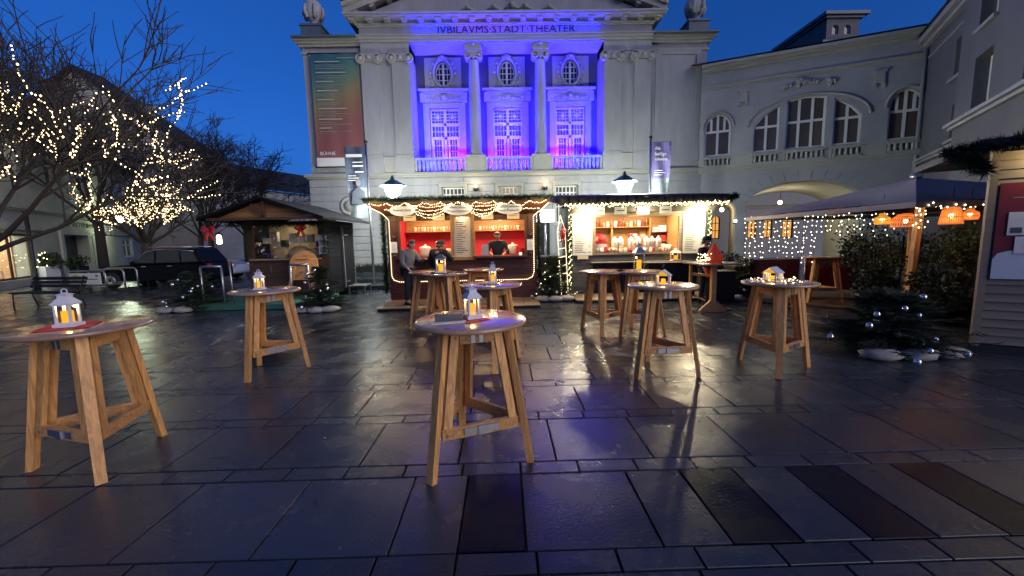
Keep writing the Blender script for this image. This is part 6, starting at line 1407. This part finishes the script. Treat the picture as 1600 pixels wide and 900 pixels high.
for k in range(30):
    u = (k+rg.uniform(-.35, .35))/29; x = 6.95+2.6*u; y = 11.55-1.7*u; ln = (1.25 if u < .55 else .9-.5*abs(sin(k*1.7)))*rg.uniform(.75, 1.05); cur.append([(x, y, 2.16), (x+rg.uniform(-.03, .03), y, 2.16-ln)])
light_string('light_curtain', 'curtain of small white fairy lights hanging from the rear parasol edge', 'light curtain', cur, .135, .015, emat('white_fairy', (1, .88, .66), 8), rg, .04)
def basket(label, loc, r, h, shape, e, mat='orange'):
    t = thing('basket_lamp', label, 'lamp', loc); m = MB(); n = 16
    prof = {'dome': [(.3, 1), (.55, .93), (.85, .7), (1, .35), (1, 0)], 'bell': [(.25, 1), (.5, .95), (.75, .75), (.9, .35), (1, 0)], 'jar': [(.35, 1), (.4, .8), (.9, .6), (1, .3), (.85, 0)]}[shape]
    for rr, zz in prof: m.tube([(r*rr*cos(2*pi*i/n), r*rr*sin(2*pi*i/n), zz*h) for i in range(n)], .012, 4, closed=True)
    for i in range(n*2):
        a = pi*i/n; m.tube([(r*rr*cos(a), r*rr*sin(a), zz*h) for rr, zz in prof], .0075, 3, cap=False)
    m.build('wicker_shade', mat, t); b = MB(); b.ball((0, 0, h*.42), .04, 8); b.build('bulb', 'warmlight', t)
    c = MB(); c.tube([(0, 0, h*.5), (0, 0, 2.45-loc[2])], .006, 4); c.build('cord', 'metalblack', t)
    lamp('basket_lamp_light', 'POINT', (loc[0], loc[1], loc[2]+h*.3), e, (1, .5, .18), .05)
amber = pmat('amber_wicker', (.6, .32, .06), .6, emit=(1, .45, .05), estr=.5)
basket('small amber basket lamp hanging nearest the light curtain', (7.57, 8.05, 1.86), .125, .2, 'jar', 5, amber)
basket('wide flat orange wicker lamp beside the amber one', (7.9, 7.9, 1.8), .215, .24, 'dome', 5)
basket('tall orange wicker lamp hanging near the clapboard hut', (7.75, 6.95, 1.82), .15, .32, 'bell', 5)
basket('small orange lamp half hidden by the clapboard hut post', (8.6, 7.4, 1.9), .12, .2, 'jar', 4)
for (x, y, w_, lab) in ((6.45, 10.55, 1.35, 'red fence banner with script at the terrace entrance'), (8.1, 10.75, 1.5, 'red fence banner behind the empty terrace table')):
    t = thing('fence_banner', lab, 'fence banner', (x, y, .045)); m = MB(); m.box(0, w_, -.01, .01, .12, 1.0); m.build('cloth', 'poster', t)
    for xx in (0, w_): q = MB(); q.tube([(xx, 0, 0), (xx, 0, 1.05)], .02, 6); q.build('post', 'steel', t)
    q = MB(); q.tube([(0, 0, 1.03), (w_, 0, 1.03)], .015, 6); q.build('rail', 'steel', t)
    m = MB(); m.tube([(w_*.2+.05*i, -.02, .78+.07*sin(i*1.9)) for i in range(16)], .009, 4); m.tube([(w_*.5+.04*cos(i*.7), -.02, .5+.04*sin(i*.7)) for i in range(10)], .008, 4); m.tube([(w_*.4+.04*i, -.02, .22+.03*sin(i*1.2)) for i in range(12)], .008, 4); m.build('script', 'flagpale', t)
def shrub(label, loc, rx, ry, z0, z1, n, seed, pot=True, size=.06, mat='leaf', name='potted_shrub'):
    t = thing(name, label, 'shrub', loc); rg = random.Random(seed); m = MB()
    cl = [(Vector((rg.uniform(-1, 1)*rx*.75, rg.uniform(-1, 1)*ry*.75, rg.uniform(z0+.1, z1-.1))), rg.uniform(.45, .8)*min(rx, (z1-z0)/2)) for _ in range(9)]
    for _ in range(n):
        c, r = rg.choice(cl); v = Vector((rg.gauss(0, 1), rg.gauss(0, 1), rg.gauss(0, 1))).normalized()*r*rg.uniform(.5, 1.08); p = c+v
        d = (v.normalized()+Vector((rg.gauss(0, .6), rg.gauss(0, .6), rg.gauss(0, .5)))).normalized()*size*rg.uniform(.7, 1.4); s = d.orthogonal().normalized()*size*.4; s = Matrix.Rotation(rg.uniform(0, 6), 3, d.normalized()) @ s
        m.add([p, p+d*.5+s, p+d, p+d*.5-s], [(0, 1, 2, 3)])
    m.build('foliage', mat, t); m = MB()
    for k in range(5): a = 1.3*k; m.tube([(0, 0, z0*.5), (rx*.3*cos(a), ry*.3*sin(a), (z0+z1)*.5), (rx*.6*cos(a), ry*.6*sin(a), z1*.9)], [.02, .015, .005], 4)
    m.build('stem', 'bark', t)
    if pot: m = MB(); m.lathe([(.2, 0), (.27, .05), (.3, .38), (.32, .4), (.28, .4), (.26, .35)], n=16); m.build('pot', 'blackwood', t)
    return t
shrub('tall dark potted shrub at the terrace corner under the basket lamps', (7.62, 8.15, .045), .5, .45, .4, 1.5, 2600, 1)
shrub('dark potted shrub on the terrace behind the large fir', (7.5, 6.75, .0), .45, .4, .3, 1.15, 2200, 2)
shrub('dark potted shrub between the timber post and the clapboard hut', (8.6, 7.5, .045), .6, .4, .4, 1.55, 2400, 3)
shrub('dark hedge shrub at the rear of the terrace', (10.2, 10.6, .045), 1.3, .5, .3, 1.7, 3000, 4)
shrub('dark box hedge shrub before the passage windows', (7.2, 13.4, .0), .8, .4, .2, 1.05, 2200, 5)
t = thing('glass_screen', 'dark framed glass wind screen at the back of the terrace', 'wind screen', (10.2, 10.2, .045), radians(-30))
for i in range(3): q = MB(); q.box(1.0*i, 1.0*i+.96, -.006, .006, .1, 1.5); q.build('pane', 'glass', t); q = MB(); q.box(1.0*i-.03, 1.0*i+.01, -.03, .03, 0, 1.55); q.build('post', 'metalblack', t)

# ------------------------------------------------------------------ cars, bench, bicycle stands, planter
def car(label, loc, rz, paint, L_=4.7, H_=1.66, Wd=1.84):
    t = thing('parked_car', label, 'car', loc, rz); x = L_/2
    side = [(-x, .42), (-x+.06, .3), (x-.06, .3), (x, .45), (x-.02, .8), (x-.12, .98), (x-.75, 1.02), (x*.2, 1.0), (-x*.30, .98), (-x+.55, .9), (-x+.1, .74)]
    m = MB(); w = Wd/2; n = len(side)
    rows = [(-w+.09, .93), (-w, 1.0), (w, 1.0), (w-.09, .93)]
    vs = []
    for y, k in rows: vs += [(px*(.985 if k < 1 else 1), y, .6+(pz_-.6)*k) for px, pz_ in side]
    fs = [tuple(range(n)), tuple(range(4*n-1, 3*n-1, -1))]+[(r*n+i, (r+1)*n+i, (r+1)*n+(i+1) % n, r*n+(i+1) % n) for r in range(3) for i in range(n)]
    m.add(vs, fs); b = m.build('body', paint, t)
    bv = b.modifiers.new('Bevel', 'BEVEL'); bv.width = .05; bv.segments = 2; bv.limit_method = 'ANGLE'
    rf = [(-x*.30-.12, .98), (-x*.02, 1.5), (x*.28, H_), (x*.7, H_-.05), (x-.18, 1.0)]; rf = [(-x*.34, .97), (-x*.06, 1.52), (x*.1, H_-.02), (x*.78, H_-.05), (x-.13, 1.0)]
    m = MB(); k = .8; vs = [(a, -w*(.95 if z < 1.1 else k), z) for a, z in rf]+[(a, w*(.95 if z < 1.1 else k), z) for a, z in rf]; n = 5
    m.add(vs, [tuple(range(n-1, -1, -1))[::-1], tuple(range(2*n-1, n-1, -1))]+[(i, i+n, (i+1) % n+n, (i+1) % n) for i in range(n)]); cb = m.build('cabin', paint, t); bv = cb.modifiers.new('Bevel', 'BEVEL'); bv.width = .07; bv.segments = 3
    def onside(a, z, s): f_ = (z-.98)/(H_-.98); return (a, s*(w*(.95+(k-.95)*min(1, f_*1.1))+.012), z)
    for s in (-1, 1):
        for poly in ([(-x*.24, 1.04), (-x*.03, 1.47), (x*.1, 1.55), (x*.1, 1.04)], [(x*.13, 1.04), (x*.13, 1.55), (x*.5, 1.53), (x*.54, 1.04)], [(x*.57, 1.04), (x*.53, 1.52), (x*.74, 1.48), (x*.84, 1.06)]):
            m = MB(); m.add([onside(a, z, s) for a, z in poly], [(0, 1, 2, 3)]); m.build('side_window', 'carglass', t)
    for s in (-1, 1):
        q = MB(); q.tube([onside(-x*.26, 1.03, s), onside(-x*.04, 1.5, s), onside(x*.1, 1.58, s), onside(x*.52, 1.56, s), onside(x*.76, 1.5, s)], .012, 5); q.build('window_trim', 'chrome', t)
        q = MB(); q.tube([(-x*.02, s*w*.7, H_+.02), (x*.3, s*w*.72, H_+.05), (x*.7, s*w*.7, H_+.01)], .016, 5); q.build('roof_rail', 'chrome', t)
        q = MB(); q.box(-x*.1, -x*.1+.18, s*(w+.002)-.012, s*(w+.002)+.012, .88, .91); q.box(x*.33, x*.33+.18, s*(w+.002)-.012, s*(w+.002)+.012, .88, .91); q.build('door_handle', 'chrome', t)
    m = MB(); m.add([(-x*.335, -w*.85, 1.0), (-x*.335, w*.85, 1.0), (-x*.075, w*.72, 1.5), (-x*.075, -w*.72, 1.5)], [(0, 1, 2, 3)]); m.T = Matrix.Translation((-.015, 0, .012)); m2 = MB(); m2.add([(a-.015, b_, c+.012) for a, b_, c in m.v], [(0, 1, 2, 3)]); m2.build('windscreen', 'carglass', t)
    for px in (-x+.85, x-.88):
        for s in (-1, 1):
            q = MB(); q.T = Matrix.Translation((px, s*(w-.1), .34)) @ Matrix.Rotation(pi/2, 4, 'X'); q.lathe([(.2, -.11), (.33, -.1), (.34, 0), (.33, .1), (.2, .11)], n=20); o = q.build('wheel', 'rubber', t)
            q = MB(); q.T = Matrix.Translation((px, s*(w-.0), .34)) @ Matrix.Rotation(pi/2, 4, 'X'); q.lathe([(.21, -.02), (.22, 0), (.21, .02), (.06, .03), (.05, -.03)], n=12); q.build('rim', 'steel', o)
    for s in (-1, 1):
        q = MB(); q.T = Matrix.Translation((-x+.14, s*(w-.24), .74)); q.ball((0, 0, 0), .15, 8, sz=.6); q.build('headlight', 'chrome', t)
        q = MB(); q.box(x-.06, x+.012, s*(w-.2)-.12, s*(w-.2)+.12, .8, .96); q.build('tail_light', 'red', t)
        q = MB(); q.T = Matrix.Translation((-x*.2, s*(w+.1), 1.06)); q.ball((0, 0, 0), .1, 8, sz=.7); q.build('mirror', paint, t)
    return t
car('dark parked car standing side on behind the bicycle stands', (-15.0, 18.0, 0), radians(4), 'carpaint')
car('pale parked car mostly hidden behind the dark car', (-15.4, 20.6, 0), radians(184), 'carwhite', 4.2, 1.5)
bn = thing('bench', 'dark iron and timber bench at the left edge of the plaza', 'bench', (-13.35, 11.9, 0), radians(-8))
for i in range(4): q = MB(); q.box(-1.0, .9, -.24+.12*i, -.14+.12*i, .43, .465); q.build('seat_slat', 'blackwood', bn)
for i in range(3): q = MB(); q.T = Matrix.Translation((0, .27+.04*i, .56+.11*i)) @ Matrix.Rotation(radians(-18), 4, 'X'); q.box(-1.0, .9, -.015, .015, 0, .09); q.build('back_slat', 'blackwood', bn)
for x in (-.85, .8): q = MB(); q.tube([(x, -.25, 0), (x, -.24, .42), (x, .18, .42), (x, .24, .5), (x, .36, .9)], .022, 6); q.tube([(x, .18, .42), (x, .3, 0)], .022, 6); q.build('end_frame', 'metalblack', bn)
for i, (x, y) in enumerate(((-15.45, 15.1), (-15.7, 16.1), (-16.0, 17.0), (-16.3, 17.8))):
    t = thing('bicycle_stand', ('bicycle stand hoop carrying the white sign board', 'bicycle stand hoop just behind the sign board', 'third bicycle stand hoop, next to the dark car', 'rearmost bicycle stand hoop at the front of the dark car')[i], 'bicycle stand', (x, y, 0), 0, 'bicycle stands by the parked car')
    if i < 3 or True:
        m = MB(); m.tube([(-.68, 0, 0), (-.68, 0, .72), (-.63, 0, .83), (-.52, 0, .87), (.52, 0, .87), (.63, 0, .83), (.68, 0, .72), (.68, 0, 0)], .032, 8); m.build('hoop', 'steel', t)
        m = MB(); m.tube([(-.68, 0, .28), (.68, 0, .28)], .02, 6); m.build('crossbar', 'steel', t)
t = thing('sign_board', 'white board with a yellow round emblem fixed in the first bicycle stand', 'sign', (-15.45, 15.05, 0)); m = MB(); m.box(-.58, .56, -.012, .008, .38, .8); m.build('board', 'paper', t); m = MB(); m.T = Matrix.Translation((-.3, -.016, .59)) @ Matrix.Rotation(pi/2, 4, 'X'); m.lathe([(.17, 0), (.17, .004)], n=20); m.build('emblem', pmat('yellow_print', (.55, .5, .12), .6), t); m = MB(); m.box(.02, .45, -.02, -.016, .55, .58); m.box(.38, .48, -.02, -.016, .66, .72); m.build('print', 'ink', t)
t = shrub('round potted bush with small lights beside the dark door', (-23.0, 20.6, .35), .62, .5, .45, 1.15, 1500, 6, False, .09, name='potted_bush'); m = MB(); m.box(-.33, .33, -.33, .33, -.35, .5); m.build('pot', 'signoval', t)
rg = random.Random(3); m = MB(); bulbs(m, [(rg.uniform(-.75, .75), -.45-.1*rg.random(), rg.uniform(.45, 1.2)) for _ in range(22)], .035); tag(m.build('bulb', 'bulbg', t), kind='stuff')
t = shrub('second dark potted bush close to the lit one', (-22.2, 21.4, .35), .4, .4, .4, 1.0, 800, 7, False, .09, name='potted_bush'); m = MB(); m.box(-.25, .25, -.25, .25, -.35, .45); m.build('pot', 'blackwood', t)
t = thing('steel_column', 'slim dark column standing between the bench and the dark door', 'column', (-19.7, 17.2, 0)); m = MB(); m.lathe([(.12, 0), (.12, .3), (.08, .35), (.075, 3.2), (.11, 3.25), (.05, 3.3)], n=10); m.build('shaft', 'metalblack', t)

# lightbox between the two lit stalls and theatre door behind it
t = thing('light_box', 'glowing white light box on a post between the two stalls', 'light box', (1.42, 14.1, 0)); m = MB(); m.box(-.34, .33, -.05, .05, 2.26, 2.72); m.build('housing', 'steel', t); m = MB(); m.box(-.32, .31, -.06, -.051, 2.28, 2.7); m.build('screen', 'whitelight', t); m = MB(); m.tube([(0, .03, 0), (0, .03, 2.26)], .035, 8); m.build('post', 'steel', t)
lamp('light_box_glow', 'AREA', (1.42, 13.95, 2.5), 14, (.75, .85, 1), .6, (radians(90), 0, 0), size_y=.4)
dr = MB(); dr.wall(rect(-.55, .55, 0, 2.3), [rect(-.45, -.03, .5, 2.2), rect(.03, .45, .5, 2.2)], 0, .05); d = dr.build('door', 'greywall', th, (1.28, -.12, .45)); q = MB(); q.box(-.47, .47, .02, .03, .48, 2.22); q.build('pane', 'pane', d)
t = thing('dark_cabinet', 'dark cabinet standing in the gap between the two lit stalls', 'cabinet', (1.45, 12.6, 0)); m = MB(); m.box(-.38, .38, -.3, .3, 0, 1.15); m.build('body', 'metalblack', t); m = MB(); m.box(-.4, .4, -.32, .32, 1.15, 1.19); m.build('top', 'steel', t)
t = thing('plant_trough', 'row of low dark plants along the theatre wall', 'plant trough', (-6.0, 17.5, .45)); m = MB(); m.box(-1.3, 1.3, -.18, .18, 0, .22); m.build('trough', 'blackwood', t); m = MB(); rg = random.Random(9)
for _ in range(260): x, y = rg.uniform(-1.25, 1.25), rg.uniform(-.16, .16); m.add([(x, y, .2), (x+.03, y, .2), (x+rg.uniform(-.08, .08), y-.05, .2+rg.uniform(.05, .22))], [(0, 1, 2)])
m.build('foliage', 'leaf', t)

rg = random.Random(88); m = MB()
for _ in range(46):
    y = 2.2+7*rg.random()**1.3; x = rg.uniform(-1.2, 1.2)*y; a = rg.uniform(0, 6.3); r = rg.uniform(.012, .026); z = .006
    m.add([(x+r*cos(a), y+r*sin(a), z), (x-.5*r*sin(a), y+.5*r*cos(a), z+.004), (x-r*cos(a), y-r*sin(a), z+.002), (x+.5*r*sin(a), y-.5*r*cos(a), z+.005)], [(0, 1, 2, 3)])
tag(m.build('fallen_leaves', pmat('wet_brown_leaf', (.05, .03, .015), .4, island=True)), 'small wet leaves scattered over the paving', 'leaves', kind='stuff')
